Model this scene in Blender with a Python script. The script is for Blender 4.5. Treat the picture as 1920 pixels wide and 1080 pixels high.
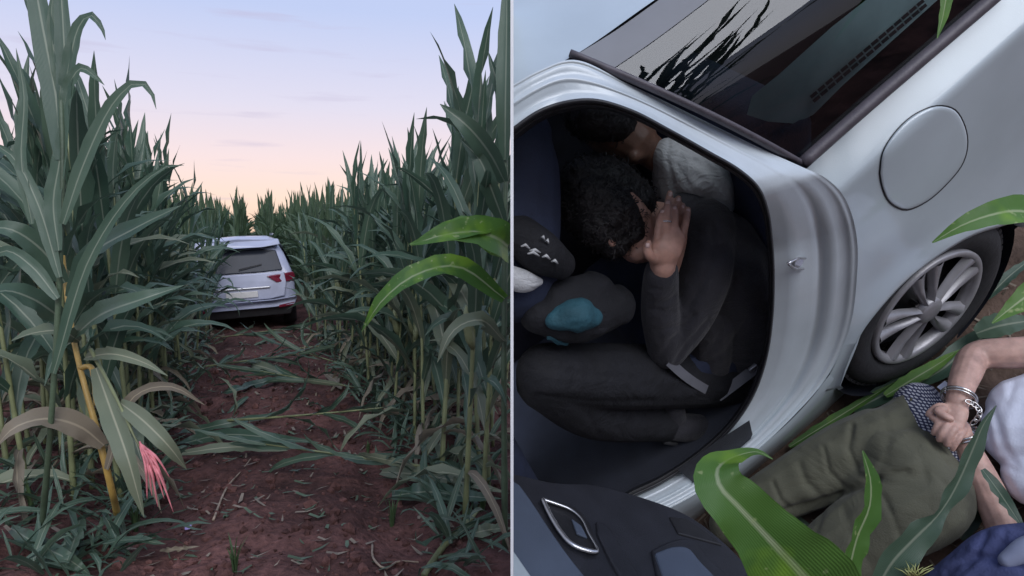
import bpy, bmesh, math, random
import numpy as np
from mathutils import Vector, Matrix, noise as mnoise

for o in list(bpy.data.objects): bpy.data.objects.remove(o)
scene = bpy.context.scene
COL = scene.collection
random.seed(11); RNG = np.random.default_rng(11)
R = math.radians

# ------------------------------------------------------------------ camera
F, CX, CY = 1300.0, 960.0, 540.0          # focal length and centre in photograph pixels
CAMZ = 1.6
PITCH = math.atan(104 / F)
cam_d = bpy.data.cameras.new('camera'); cam = bpy.data.objects.new('camera', cam_d); COL.objects.link(cam)
cam_d.sensor_width = 36; cam_d.lens = 36 * F / 1920; cam_d.clip_start = 0.05; cam_d.clip_end = 9000
cam.location = (0, 0, CAMZ); cam.rotation_euler = (math.pi / 2 - PITCH, 0, 0)
scene.camera = cam
scene.render.resolution_x, scene.render.resolution_y = 1024, 576
scene.view_settings.view_transform = 'Standard'
scene.view_settings.look = 'None'; scene.view_settings.gamma = 1
scene.view_settings.exposure = 0.62

# ------------------------------------------------------------------ dusk sky
LANE = -490 / F                                # lane direction: x = s + LANE * y
SUN_AZ = math.atan2(LANE, 1.0)                 # measured from +Y towards +X
SUN_EL = R(34)
KEY_AZ = R(164)                                # soft daylight comes from behind the camera's right shoulder
world = bpy.data.worlds.new('World'); scene.world = world; world.use_nodes = True
nt = world.node_tree; nt.nodes.clear(); N = nt.nodes.new; L = nt.links.new
def ramp(stops):
    r = N('ShaderNodeValToRGB'); e = r.color_ramp.elements
    while len(e) > 1: e.remove(e[-1])
    e[0].position, e[0].color = stops[0][0], (*stops[0][1], 1)
    for p, c in stops[1:]:
        k = e.new(p); k.color = (*c, 1)
    return r
tc = N('ShaderNodeTexCoord'); sep = N('ShaderNodeSeparateXYZ'); L(tc.outputs['Generated'], sep.inputs[0])
r_sun = ramp([(0, (.97, .66, .48)), (.045, (.98, .73, .60)), (.10, (.91, .73, .73)), (.17, (.74, .70, .83)), (.29, (.52, .60, .86)), (.55, (.46, .56, .84)), (1, (.43, .53, .82))])
r_far = ramp([(0, (.52, .52, .60)), (.08, (.57, .56, .69)), (.2, (.52, .57, .77)), (.4, (.47, .56, .81)), (1, (.43, .53, .82))])
L(sep.outputs[2], r_sun.inputs[0]); L(sep.outputs[2], r_far.inputs[0])
dot = N('ShaderNodeVectorMath'); dot.operation = 'DOT_PRODUCT'; L(tc.outputs['Generated'], dot.inputs[0])
dot.inputs[1].default_value = (math.sin(SUN_AZ), math.cos(SUN_AZ), 0)
mr = N('ShaderNodeMapRange'); mr.inputs[1].default_value = -.2; mr.inputs[2].default_value = .95; mr.interpolation_type = 'SMOOTHSTEP'
L(dot.outputs['Value'], mr.inputs[0])
mx = N('ShaderNodeMixRGB'); L(mr.outputs[0], mx.inputs[0]); L(r_far.outputs[0], mx.inputs[1]); L(r_sun.outputs[0], mx.inputs[2])
# thin grey-violet cloud streaks
mp = N('ShaderNodeMapping'); mp.inputs['Scale'].default_value = (2.2, 2.2, 26); L(tc.outputs['Generated'], mp.inputs[0])
nz = N('ShaderNodeTexNoise'); nz.inputs['Scale'].default_value = 2.1; nz.inputs['Detail'].default_value = 5; L(mp.outputs[0], nz.inputs[0])
cr_ = ramp([(.0, (0, 0, 0)), (.60, (0, 0, 0)), (.74, (.42, .42, .42))]); L(nz.outputs[0], cr_.inputs[0])
mc = N('ShaderNodeMixRGB'); L(cr_.outputs[0], mc.inputs[0]); L(mx.outputs[0], mc.inputs[1]); mc.inputs[2].default_value = (.52, .46, .62, 1)
sky = N('ShaderNodeTexSky'); sky.sky_type = 'NISHITA'; sky.sun_disc = False
sky.sun_elevation = SUN_EL; sky.sun_rotation = KEY_AZ
add = N('ShaderNodeMixRGB'); add.blend_type = 'ADD'; add.inputs[0].default_value = .006
L(mc.outputs[0], add.inputs[1]); L(sky.outputs[0], add.inputs[2])
bg = N('ShaderNodeBackground'); bg.inputs[1].default_value = 0.67; L(add.outputs[0], bg.inputs[0])
wo = N('ShaderNodeOutputWorld'); L(bg.outputs[0], wo.inputs[0])
sd = bpy.data.lights.new('sun', 'SUN'); sd.energy = 1.5; sd.angle = R(45); sd.color = (.97, .97, 1)
so = bpy.data.objects.new('sun', sd); COL.objects.link(so)
sdir = Vector((math.sin(KEY_AZ) * math.cos(SUN_EL), math.cos(KEY_AZ) * math.cos(SUN_EL), math.sin(SUN_EL)))
so.rotation_euler = (-sdir).to_track_quat('-Z', 'Y').to_euler(); so.location = sdir * 60

# ------------------------------------------------------------------ helpers
FWD = np.array([0, math.cos(PITCH), -math.sin(PITCH)]); UP = np.array([0, math.sin(PITCH), math.cos(PITCH)]); RT = np.array([1., 0, 0])
CAM = np.array([0, 0, CAMZ])
def ray(x, y): return RT * ((x - CX) / F) + UP * ((CY - y) / F) + FWD
def PX(x, y, d): return CAM + ray(x, y) * d                     # point at camera depth d
def GL(x, y, h=0.0):                                            # point of the level field at height h
    r = ray(x, y); return CAM + r * ((h - CAMZ) / r[2])
def proj(P):
    Q = np.asarray(P) - CAM; d = Q @ FWD
    return np.stack([CX + F * (Q @ RT) / d, CY - F * (Q @ UP) / d], -1), d
def nrm(a): a = np.asarray(a, float); return a / (np.linalg.norm(a, axis=-1, keepdims=True) + 1e-12)
def crs(P, n):                                                  # Catmull-Rom through points, n samples
    P = np.asarray(P, float); m = len(P)
    if m == 2: return P[0] + np.linspace(0, 1, n)[:, None] * (P[1] - P[0])
    k = min(3, P.shape[1])
    seg = np.sqrt(np.linalg.norm(np.diff(P[:, :k], axis=0), axis=1)) + 1e-6
    T = np.concatenate([[0], np.cumsum(seg)])
    Q = np.vstack([2 * P[0] - P[1], P, 2 * P[-1] - P[-2]]); TT = np.concatenate([[-seg[0]], T, [T[-1] + seg[-1]]])
    out = []
    for t in np.linspace(0, T[-1], n):
        i = min(max(np.searchsorted(T, t, 'right') - 1, 0), m - 2)
        p0, p1, p2, p3 = Q[i:i + 4]; t0, t1, t2, t3 = TT[i:i + 4]
        a1 = (t1 - t) / (t1 - t0) * p0 + (t - t0) / (t1 - t0) * p1; a2 = (t2 - t) / (t2 - t1) * p1 + (t - t1) / (t2 - t1) * p2
        a3 = (t3 - t) / (t3 - t2) * p2 + (t - t2) / (t3 - t2) * p3
        b1 = (t2 - t) / (t2 - t0) * a1 + (t - t0) / (t2 - t0) * a2; b2 = (t3 - t) / (t3 - t1) * a2 + (t - t1) / (t3 - t1) * a3
        out.append((t2 - t) / (t2 - t1) * b1 + (t - t1) / (t2 - t1) * b2)
    return np.array(out)
def arc(P, n):                                                  # even arc-length resample of a dense polyline
    P = np.asarray(P, float); s = np.concatenate([[0], np.cumsum(np.linalg.norm(np.diff(P, axis=0), axis=1))])
    t = np.linspace(0, s[-1], n); return np.stack([np.interp(t, s, P[:, i]) for i in range(P.shape[1])], 1)

def make_mesh(name, V, Fc, uv=None, smooth=True, clip=False):
    me = bpy.data.meshes.new(name); me.from_pydata([tuple(map(float, v)) for v in V], [], [tuple(map(int, f)) for f in Fc])
    if uv is not None:
        l = me.uv_layers.new(name='UVMap'); idx = np.empty(len(me.loops), 'i4'); me.loops.foreach_get('vertex_index', idx)
        l.data.foreach_set('uv', np.asarray(uv, 'f4')[idx].ravel())
    if clip:
        bm = bmesh.new(); bm.from_mesh(me)
        bmesh.ops.bisect_plane(bm, geom=bm.verts[:] + bm.edges[:] + bm.faces[:], plane_co=(0.0032, 0, 0), plane_no=(1, 0, 0), clear_inner=True)
        bm.to_mesh(me); bm.free()
    if smooth: me.polygons.foreach_set('use_smooth', np.ones(len(me.polygons), bool))
    me.update(); return me
def link(name, me, mat=None, parent=None, base=None):
    o = bpy.data.objects.new(name, me); COL.objects.link(o)
    if mat is not None and me is not None and not me.materials: me.materials.append(mat)
    if parent is not None: o.parent = parent
    return o
def tag(o, label=None, cat=None, group=None, kind=None):
    if label: o['label'] = label
    if cat: o['category'] = cat
    if group: o['group'] = group
    if kind: o['kind'] = kind
    return o
def thing(name, loc, label, cat, group=None):
    o = bpy.data.objects.new(name, None); COL.objects.link(o); o.location = tuple(map(float, loc)); o.empty_display_size = .1
    return tag(o, label, cat, group)
def world_of(o):
    p = Vector((0, 0, 0))
    while o is not None: p = p + o.location; o = o.parent
    return np.array(p)
def piece(name, V, Fc, mat, parent=None, uv=None, smooth=True, clip=False, sharp=None, bevel=None):
    """one mesh object from world-space vertices, its origin at its parent's origin (or at its own base)"""
    V = np.asarray(V, float)
    me = make_mesh(name, V, Fc, uv, smooth, clip)
    base = world_of(parent) if parent is not None else np.array([V[:, 0].mean(), V[:, 1].mean(), V[:, 2].min()])
    me.transform(Matrix.Translation(tuple(-base)))
    o = link(name, me, mat, parent)
    if parent is None: o.location = tuple(base)
    if sharp is not None: me.set_sharp_from_angle(angle=R(sharp))
    if bevel: b = o.modifiers.new('bevel', 'BEVEL'); b.width = bevel; b.segments = 2; b.limit_method = 'ANGLE'
    return o
def grid_faces(nu, nv, closed_u=False, closed_v=False):
    Fc = []
    for i in range(nu if closed_u else nu - 1):
        for j in range(nv if closed_v else nv - 1):
            a = i * nv + j; b = i * nv + (j + 1) % nv; c = ((i + 1) % nu) * nv + (j + 1) % nv; d = ((i + 1) % nu) * nv + j
            Fc.append((a, b, c, d))
    return Fc
def tube_geo(P, rad, n=8, flat=1.0, up=(0, 0, 1), cap=True, round_end=False):
    P = np.asarray(P, float); rad = np.broadcast_to(np.asarray(rad, float), (len(P),)).copy()
    if round_end:                                               # hemispherical ends
        t0, t1 = nrm(P[0] - P[1]), nrm(P[-1] - P[-2]); a, b = rad[0], rad[-1]
        st = [(1, .05), (.92, .42), (.7, .72), (.38, .93)]
        P = np.vstack([[P[0] + t0 * a * k for k, _ in st], P, [P[-1] + t1 * b * k for k, _ in st[::-1]]])
        rad = np.concatenate([[a * k for _, k in st], rad, [b * k for _, k in st[::-1]]])
    T = nrm(np.gradient(P, axis=0)); s = np.cross(T[0], up)
    if np.linalg.norm(s) < 1e-3: s = np.cross(T[0], (1, 0.2, 0))
    V = []; th = np.linspace(0, 2 * math.pi, n, endpoint=False); s = nrm(s)
    for p, t, r in zip(P, T, rad):
        s = nrm(s - t * (s @ t)); b = np.cross(t, s)
        V.append(p + r * (np.cos(th)[:, None] * s + flat * np.sin(th)[:, None] * b))
    V = np.concatenate(V); Fc = grid_faces(len(P), n, closed_v=True)
    if cap: Fc += [tuple(range(n))[::-1], tuple(range(len(V) - n, len(V)))]
    return V, Fc
def join(parts):
    V, Fc, k = [], [], 0
    for v, f in parts: V.append(np.asarray(v, float)); Fc += [tuple(i + k for i in q) for q in f]; k += len(v)
    return np.vstack(V), Fc
def box_geo(c, sx, sy, sz, ax=None):
    ax = np.eye(3) if ax is None else np.asarray(ax, float)
    V = np.array([[x, y, z] for x in (-.5, .5) for y in (-.5, .5) for z in (-.5, .5)]) * (sx, sy, sz)
    return np.asarray(c) + V @ ax, [(0, 1, 3, 2), (4, 6, 7, 5), (0, 4, 5, 1), (2, 3, 7, 6), (0, 2, 6, 4), (1, 5, 7, 3)]

# ------------------------------------------------------------------ materials
def new_mat(name):
    m = bpy.data.materials.new(name); m.use_nodes = True; t = m.node_tree
    b = t.nodes['Principled BSDF']; return m, t, b
def mat(name, col, rough=.6, metal=0., var=.25, scale=6., bump=0., bscale=40., coat=0., spec=.5, sheen=0., stretch=None, wrinkle=0., wscale=9.):
    m, t, b = new_mat(name); n = t.nodes.new; l = t.links.new
    b.inputs['Roughness'].default_value = rough; b.inputs['Metallic'].default_value = metal
    b.inputs['Coat Weight'].default_value = coat; b.inputs['Specular IOR Level'].default_value = spec; b.inputs['Coat Roughness'].default_value = .08
    b.inputs['Sheen Weight'].default_value = sheen
    c = n('ShaderNodeTexCoord'); z = n('ShaderNodeTexNoise'); z.inputs['Scale'].default_value = scale; z.inputs['Detail'].default_value = 6
    src = c.outputs['Object']
    if stretch:
        q = n('ShaderNodeMapping'); q.inputs['Scale'].default_value = stretch; l(src, q.inputs[0]); src = q.outputs[0]
    l(src, z.inputs[0])
    r = n('ShaderNodeValToRGB'); e = r.color_ramp.elements
    e[0].position, e[1].position = .3, .72
    e[0].color = (*[x * (1 - var) for x in col], 1); e[1].color = (*[min(1, x * (1 + var)) for x in col], 1)
    l(z.outputs[0], r.inputs[0]); l(r.outputs[0], b.inputs['Base Color'])
    if bump:
        z2 = n('ShaderNodeTexNoise'); z2.inputs['Scale'].default_value = bscale; z2.inputs['Detail'].default_value = 5; l(src, z2.inputs[0])
        k = n('ShaderNodeBump'); k.inputs['Strength'].default_value = bump; k.inputs['Distance'].default_value = .01
        l(z2.outputs[0], k.inputs['Height']); l(k.outputs[0], b.inputs['Normal'])
        if wrinkle:                                              # soft cloth wrinkles under the weave
            qm = n('ShaderNodeMapping'); qm.inputs['Scale'].default_value = (1, .45, 1.3); qm.inputs['Rotation'].default_value = (.5, .7, .3); l(c.outputs['Object'], qm.inputs[0])
            z3 = n('ShaderNodeTexNoise'); z3.inputs['Scale'].default_value = wscale; z3.inputs['Detail'].default_value = 3; z3.inputs['Distortion'].default_value = 1.6; l(qm.outputs[0], z3.inputs[0])
            rd = n('ShaderNodeMath'); rd.operation = 'PINGPONG'; rd.inputs[1].default_value = .12; l(z3.outputs[0], rd.inputs[0])
            k2 = n('ShaderNodeBump'); k2.inputs['Strength'].default_value = wrinkle; k2.inputs['Distance'].default_value = .05; l(rd.outputs[0], k2.inputs['Height']); l(k2.outputs[0], k.inputs['Normal'])
    return m
def leaf_mat(name, c1, c2, rib, rough=.42, trans=.25, veins=1.0, vscale=7.0, spots=None):
    """maize blade: paler midrib and fine parallel veins from UV x, tone by object and noise"""
    m, t, b = new_mat(name); n = t.nodes.new; l = t.links.new
    u = n('ShaderNodeUVMap'); s = n('ShaderNodeSeparateXYZ'); l(u.outputs[0], s.inputs[0])
    oi = n('ShaderNodeObjectInfo'); c = n('ShaderNodeTexCoord')
    z = n('ShaderNodeTexNoise'); z.inputs['Scale'].default_value = 5; z.inputs['Detail'].default_value = 4; l(c.outputs['Object'], z.inputs[0])
    a = n('ShaderNodeMath'); a.operation = 'MULTIPLY_ADD'; a.inputs[1].default_value = .55; l(oi.outputs['Random'], a.inputs[0]); l(z.outputs[0], a.inputs[2])
    a2 = n('ShaderNodeMath'); a2.operation = 'SUBTRACT'; a2.inputs[1].default_value = .28; l(a.outputs[0], a2.inputs[0])
    x1 = n('ShaderNodeMixRGB'); x1.inputs[1].default_value = (*c1, 1); x1.inputs[2].default_value = (*c2, 1); l(a2.outputs[0], x1.inputs[0])
    w = n('ShaderNodeTexWave'); w.inputs['Scale'].default_value = vscale; w.inputs['Distortion'].default_value = .6; w.bands_direction = 'X'
    l(u.outputs[0], w.inputs[0])
    x2 = n('ShaderNodeMixRGB'); x2.blend_type = 'MULTIPLY'; x2.inputs[2].default_value = (.72, .78, .7, 1)
    wm = n('ShaderNodeMath'); wm.operation = 'MULTIPLY'; wm.inputs[1].default_value = .5 * veins; l(w.outputs['Fac'], wm.inputs[0]); l(wm.outputs[0], x2.inputs[0]); l(x1.outputs[0], x2.inputs[1])
    d = n('ShaderNodeMath'); d.operation = 'SUBTRACT'; d.inputs[1].default_value = .5; l(s.outputs[0], d.inputs[0])
    d2 = n('ShaderNodeMath'); d2.operation = 'ABSOLUTE'; l(d.outputs[0], d2.inputs[0])
    mrn = n('ShaderNodeMapRange'); mrn.inputs[1].default_value = .02; mrn.inputs[2].default_value = .06; mrn.inputs[3].default_value = .85; mrn.inputs[4].default_value = 0
    l(d2.outputs[0], mrn.inputs[0])
    x3 = n('ShaderNodeMixRGB'); x3.inputs[2].default_value = (*rib, 1); l(mrn.outputs[0], x3.inputs[0]); l(x2.outputs[0], x3.inputs[1])
    if spots:                                                    # pale flecks and yellowing patches
        zs = n('ShaderNodeTexNoise'); zs.inputs['Scale'].default_value = 34; zs.inputs['Detail'].default_value = 2; l(c.outputs['Object'], zs.inputs[0])
        rs_ = n('ShaderNodeMapRange'); rs_.inputs[1].default_value = .66; rs_.inputs[2].default_value = .72; rs_.inputs[4].default_value = .7; l(zs.outputs[0], rs_.inputs[0])
        zp = n('ShaderNodeTexNoise'); zp.inputs['Scale'].default_value = 9; l(c.outputs['Object'], zp.inputs[0])
        rp = n('ShaderNodeMapRange'); rp.inputs[1].default_value = .52; rp.inputs[2].default_value = .7; rp.inputs[4].default_value = .8; l(zp.outputs[0], rp.inputs[0])
        y1 = n('ShaderNodeMixRGB'); y1.inputs[2].default_value = (.22, .40, .04, 1); l(rp.outputs[0], y1.inputs[0]); l(x3.outputs[0], y1.inputs[1])
        y2 = n('ShaderNodeMixRGB'); y2.inputs[2].default_value = (*spots, 1); l(rs_.outputs[0], y2.inputs[0]); l(y1.outputs[0], y2.inputs[1]); x3 = y2
    l(x3.outputs[0], b.inputs['Base Color']); b.inputs['Roughness'].default_value = rough
    k = n('ShaderNodeBump'); k.inputs['Strength'].default_value = .3 * veins; k.inputs['Distance'].default_value = .002; l(w.outputs['Fac'], k.inputs['Height']); l(k.outputs[0], b.inputs['Normal'])
    tr = n('ShaderNodeBsdfTranslucent'); l(x3.outputs[0], tr.inputs[0])
    ms = n('ShaderNodeMixShader'); ms.inputs[0].default_value = trans
    l(b.outputs[0], ms.inputs[1]); l(tr.outputs[0], ms.inputs[2]); l(ms.outputs[0], t.nodes['Material Output'].inputs[0])
    return m
M = {}
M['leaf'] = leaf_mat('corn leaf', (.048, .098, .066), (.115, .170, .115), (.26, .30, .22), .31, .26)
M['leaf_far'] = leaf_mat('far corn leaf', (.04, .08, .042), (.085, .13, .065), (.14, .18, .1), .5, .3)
M['leaf_fresh_lit'] = leaf_mat('fresh and flash-lit corn leaf', (.065, .17, .035), (.15, .30, .06), (.42, .50, .28), .36, .34, 1.1, 9.0, (.42, .50, .22))  # fresh green; doubles as painted flash light on the lane plant's leaf
M['leaf_dry'] = leaf_mat('dry corn leaf', (.16, .13, .10), (.30, .25, .18), (.40, .34, .24), .7, .2)
M['leaf_pale'] = leaf_mat('wilting corn leaf', (.13, .17, .11), (.22, .24, .16), (.40, .40, .28), .5, .25)
M['stalk'] = mat('corn stalk', (.19, .21, .10), .5, var=.45, scale=5, bump=.2, bscale=60)
M['stalk_dark'] = mat('dark green corn stalk', (.075, .11, .065), .5, var=.35, scale=6, bump=.2, bscale=60)
M['stalk_yellow'] = mat('yellow corn stalk', (.42, .27, .07), .5, var=.4, scale=6, bump=.2, bscale=60)
M['tassel'] = mat('pink tassel', (.62, .20, .22), .6, var=.3, scale=30)
M['husk'] = mat('corn husk', (.20, .22, .11), .55, var=.3, scale=12, bump=.3, bscale=50)
M['twig'] = mat('dry twig', (.30, .23, .17), .8, var=.4, scale=20, bump=.4)
M['straw'] = mat('dry straw', (.21, .17, .13), .8, var=.4, scale=14, bump=.3)
M['grass'] = leaf_mat('weed blade', (.05, .10, .04), (.11, .17, .07), (.15, .22, .1), .5, .3)
M['board'] = mat('white painted board', (.86, .86, .86), .6, var=.02, scale=3)
# ------------------------------------------------------------------ level ground of the field, one sheet to the horizon
def soil_mat():
    m, t, b = new_mat('red soil'); n = t.nodes.new; l = t.links.new
    c = n('ShaderNodeTexCoord'); z1 = n('ShaderNodeTexNoise'); z1.inputs['Scale'].default_value = 1.1; z1.inputs['Detail'].default_value = 8; z1.inputs['Roughness'].default_value = .62
    z2 = n('ShaderNodeTexNoise'); z2.inputs['Scale'].default_value = 26; z2.inputs['Detail'].default_value = 6
    l(c.outputs['Object'], z1.inputs[0]); l(c.outputs['Object'], z2.inputs[0])
    r = n('ShaderNodeValToRGB'); e = r.color_ramp.elements; e[0].position, e[1].position = .33, .68
    e[0].color = (.034, .018, .016, 1); e[1].color = (.175, .085, .074, 1); l(z1.outputs[0], r.inputs[0])
    x = n('ShaderNodeMixRGB'); x.blend_type = 'OVERLAY'; x.inputs[0].default_value = .7; l(r.outputs[0], x.inputs[1]); l(z2.outputs[0], x.inputs[2])
    l(x.outputs[0], b.inputs['Base Color']); b.inputs['Roughness'].default_value = .95; b.inputs['Specular IOR Level'].default_value = .15
    k = n('ShaderNodeBump'); k.inputs['Strength'].default_value = .9; k.inputs['Distance'].default_value = .03; l(z2.outputs[0], k.inputs['Height']); l(k.outputs[0], b.inputs['Normal'])
    return m
M['soil'] = soil_mat()
def gh(x, y):                                                   # height of the soil
    near = 1 / (1 + (max(0, abs(y - 6) - 8) / 4) ** 2)
    s = x - LANE * y
    rut = -.065 * math.exp(-((s + .50) / .16) ** 2) - .065 * math.exp(-((s - .78) / .18) ** 2)
    ridge = .05 * (1 / (1 + math.exp(-(abs(s - .15) - 1.15) * 8)))
    p = Vector((x, y, 0))
    return near * (rut + ridge + .055 * mnoise.noise(p * 1.3) + .04 * mnoise.noise(p * 3.7 + Vector((7, 0, 0))) + .032 * mnoise.noise(p * 8.3) + .022 * abs(mnoise.noise(p * 19)))
def axis(lo, hi, step, far):
    a = list(np.arange(lo, hi + 1e-6, step)); g = step
    b = []; x = hi
    while x < far: g *= 1.45; x += g; b.append(x)
    c = []; x = lo; g = step
    while x > -far: g *= 1.45; x -= g; c.append(x)
    return np.array(c[::-1] + a + b)
gx = axis(-5.2, .4, .045, 4000); gy = axis(2.2, 10.5, .045, 4000)
V = [(x, y, gh(x, y)) for x in gx for y in gy]
o = piece('ground', V, grid_faces(len(gx), len(gy)), M['soil']); tag(o, kind='structure')
o.location = (0, 0, 0); o.data.transform(Matrix.Translation((np.mean([v[0] for v in V]), np.mean([v[1] for v in V]), min(v[2] for v in V))))

# ------------------------------------------------------------------ corn leaves and plants
WP_T = np.array([0, .06, .2, .4, .6, .8, .93, 1.0]); WP_W = np.array([.42, .6, .9, 1.0, .88, .58, .24, .02])
def leaf_geo(P, W, hint, fold=.35, wav=.01, nseg=9, across=4, k=5.0, ph=0.0, wprof=True, curl=0.0):
    """blade along points P (world); W full width in metres (number or per point); hint = direction the upper face looks to"""
    P = np.asarray(P, float); C = arc(crs(P, 60), nseg + 1); t = np.linspace(0, 1, nseg + 1)
    W = np.interp(t, np.linspace(0, 1, len(np.atleast_1d(W))), np.atleast_1d(W)) if np.ndim(W) else np.full(nseg + 1, float(W))
    if wprof: W = W * np.interp(t, WP_T, WP_W)
    T = nrm(np.gradient(C, axis=0)); hint = np.asarray(hint, float)
    H = np.broadcast_to(hint, C.shape) if hint.ndim == 1 else np.stack([np.interp(t, np.linspace(0, 1, len(hint)), hint[:, i]) for i in range(3)], 1)
    S = nrm(np.cross(T, H)); Nn = np.cross(S, T); V = []; UVs = []
    a = np.linspace(-1, 1, across + 1)
    for i in range(nseg + 1):
        for q in a:
            rip = wav * math.sin(k * 2 * math.pi * t[i] + ph + (1.3 if q > 0 else 0)) * q * q * math.sin(math.pi * min(1, t[i] * 1.1))
            V.append(C[i] + S[i] * q * W[i] / 2 * math.cos(fold) + Nn[i] * (abs(q) * W[i] / 2 * math.sin(fold) + rip))
            UVs.append((.5 + q / 2, t[i]))
    return np.array(V), grid_faces(nseg + 1, across + 1), np.array(UVs)
def template_path(a0, a1, Ln, bend=1.6, side=0.0):
    n = 24; t = np.linspace(0, 1, n); ang = a0 + (a1 - a0) * t ** bend; d = Ln / (n - 1)
    x = np.concatenate([[0], np.cumsum(np.sin(ang[1:]) * d)]); z = np.concatenate([[0], np.cumsum(np.cos(ang[1:]) * d)])
    return np.stack([x, side * t ** 2 * Ln, z], 1)
def leaf_template(a0, a1, Ln, W, bend, side, ph, fold=.4, nseg=8, across=2):
    P = template_path(a0, a1, Ln, bend, side); t = np.linspace(0, 1, 24); ang = a0 + (a1 - a0) * t ** bend
    hint = np.stack([-np.cos(ang), .75 * np.sin(ph * 1.7 + t * 2.2) , np.sin(ang)], 1)
    return leaf_geo(P, W, hint, fold, .020, nseg, across, 3.0 + (ph % 1.5), ph)
def tmesh(name, mt, *a, **k):
    v, f, uv = leaf_template(*a, **k); me = make_mesh(name, v, f, uv); me.materials.append(M[mt]); return me
LT = {'arch': [tmesh('leaf', 'leaf_pale' if i % 5 == 4 else 'leaf', R(random.uniform(16, 34)), R(random.uniform(85, 155)), random.uniform(.65, .95), random.uniform(.065, .098), random.uniform(1.4, 2.2), random.uniform(-.12, .12), i * 1.7, nseg=10) for i in range(15)],
      'mid': [tmesh('leaf', 'leaf', R(random.uniform(10, 20)), R(random.uniform(50, 100)), random.uniform(.6, .9), random.uniform(.06, .092), random.uniform(1.5, 2.6), random.uniform(-.1, .1), i * 2.1) for i in range(8)],
      'top': [tmesh('leaf', 'leaf', R(random.uniform(2, 9)), R(random.uniform(10, 36)), random.uniform(.5, .8), random.uniform(.05, .085), 1.5, random.uniform(-.06, .06), i * 1.1) for i in range(7)],
      'dry': [tmesh('leaf', 'leaf_dry' if i < 2 else 'leaf_pale', R(random.uniform(35, 60)), R(random.uniform(150, 175)), random.uniform(.45, .7), random.uniform(.05, .075), .8, random.uniform(-.2, .2), i * 2.3, .7) for i in range(4)]}
def stalk_path(H, lean):
    z = np.linspace(0, H, 8); return np.stack([lean[0] * (z / H) ** 2, lean[1] * (z / H) ** 2, z], 1)
STALKS = []
for i in range(4):
    H = 2.0; P = stalk_path(H, (.05 * math.sin(i * 2), .05 * math.cos(i * 2)))
    P = crs(P, 15); r = np.linspace(.0155, .006, 15) * (1 + .12 * (np.arange(15) % 2))
    v, f = tube_geo(P, r, 7); me = make_mesh('stalk', v, f); me.materials.append(M['stalk']); STALKS.append((P, me))
vE, fE = tube_geo([(0, 0, 0), (.02, 0, .05), (.035, 0, .12), (.045, 0, .18), (.05, 0, .23)], [.012, .027, .029, .020, .006], 8)
EAR = make_mesh('ear', vE, fE); EAR.materials.append(M['husk'])
def put(me, name, parent, loc, rz=0.0, sc=1.0, rot=None):
    o = bpy.data.objects.new(name, me); COL.objects.link(o); o.parent = parent; o.location = loc
    o.rotation_euler = rot if rot else (0, 0, rz); o.scale = (sc, sc, sc) if np.isscalar(sc) else sc; return o
LW = 1.0
def corn_plant(loc, label, group, H=1.0, az=None, tilt=None, low_dry=True, ear=False, nleaf=11, leaf_scale=1.0, rng=random):
    root = thing('corn_plant', loc, label, 'corn plant', group)
    az = rng.uniform(0, math.pi) if az is None else az
    P, me = rng.choice(STALKS)
    put(me, 'stalk', root, (0, 0, -.03), 0, (H, H, H))
    for j in range(nleaf):
        f = j / (nleaf - 1); h = H * (0.13 + 1.81 * f); q = P[min(14, int(h / H / 2.0 * 14))]
        if j >= nleaf - 3: kind = 'top'
        elif j >= nleaf - 6: kind = 'mid'
        elif j < 2 and low_dry: kind = 'dry'
        else: kind = 'arch'
        a = az + (j % 2) * math.pi + rng.uniform(-.5, .5)
        put(rng.choice(LT[kind]), 'leaf', root, (q[0] * H, q[1] * H, h - .03), 0, rng.uniform(.85, 1.15) * leaf_scale * (.85 + .15 * H), rot=(rng.uniform(-.12, .12), rng.uniform(-.1, .1), a))
    if ear: put(EAR, 'ear', root, (0, 0, H * .95), az + 1.3, 1.0)
    if tilt: root.rotation_euler = tilt
    return root
rl = random.Random(5)
LEFT_LAB = 'upright corn plant in the dense bank left of the lane'; RIGHT_LAB = 'upright corn plant in the dense bank right of the lane'
def lane_pt(s, y): return (s + LANE * y, y)
n_ind = 0; used = []
for side in (-1, 1):
    y = 3.1 if side > 0 else 2.9
    rows = [0, .22, .46, .75, 1.05, 1.45, 1.9, 2.4]
    for k, off in enumerate(rows):
        yy = (3.9 if side < 0 else 3.65) + rl.uniform(0, .2)
        while yy < (8.6 if side < 0 else 9.6):
            s = (-.86 - off) if side < 0 else (1.22 + off)
            s += rl.uniform(-.1, .1); x, y_ = lane_pt(s, yy)
            px = CX + F * x / yy
            vis = (-60 < px < 955) and not (side > 0 and x > -.06)
            if vis:
                Hh = rl.uniform(.86, 1.08) if side < 0 else rl.uniform(.80, .97)
                if side < 0 and yy < 4.6: Hh = 1.1
                if side > 0 and yy < 4.5: Hh = rl.uniform(.98, 1.12)
                lab = ('corn plant in the ' + ('front row' if k == 0 else 'second row' if k == 1 else 'thick of the rows') + ' of the ' + ('left' if side < 0 else 'right') + ' bank, ' + ('nearest the viewer' if yy < 4.9 else 'midway along the lane' if yy < 6.8 else 'nearing the white car'))
                corn_plant((x, y_, gh(x, y_)), lab, 'corn plants lining the lane', Hh, None,
                           (rl.gauss(0, .06), rl.gauss(0, .05) + side * .03, 0), True, rl.random() < .3, rl.choice((11, 12, 13, 14)), rl.uniform(1.0, 1.25), rl)
                n_ind += 1
            yy += rl.uniform(.18, .34) * (1 + .045 * yy)
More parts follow.
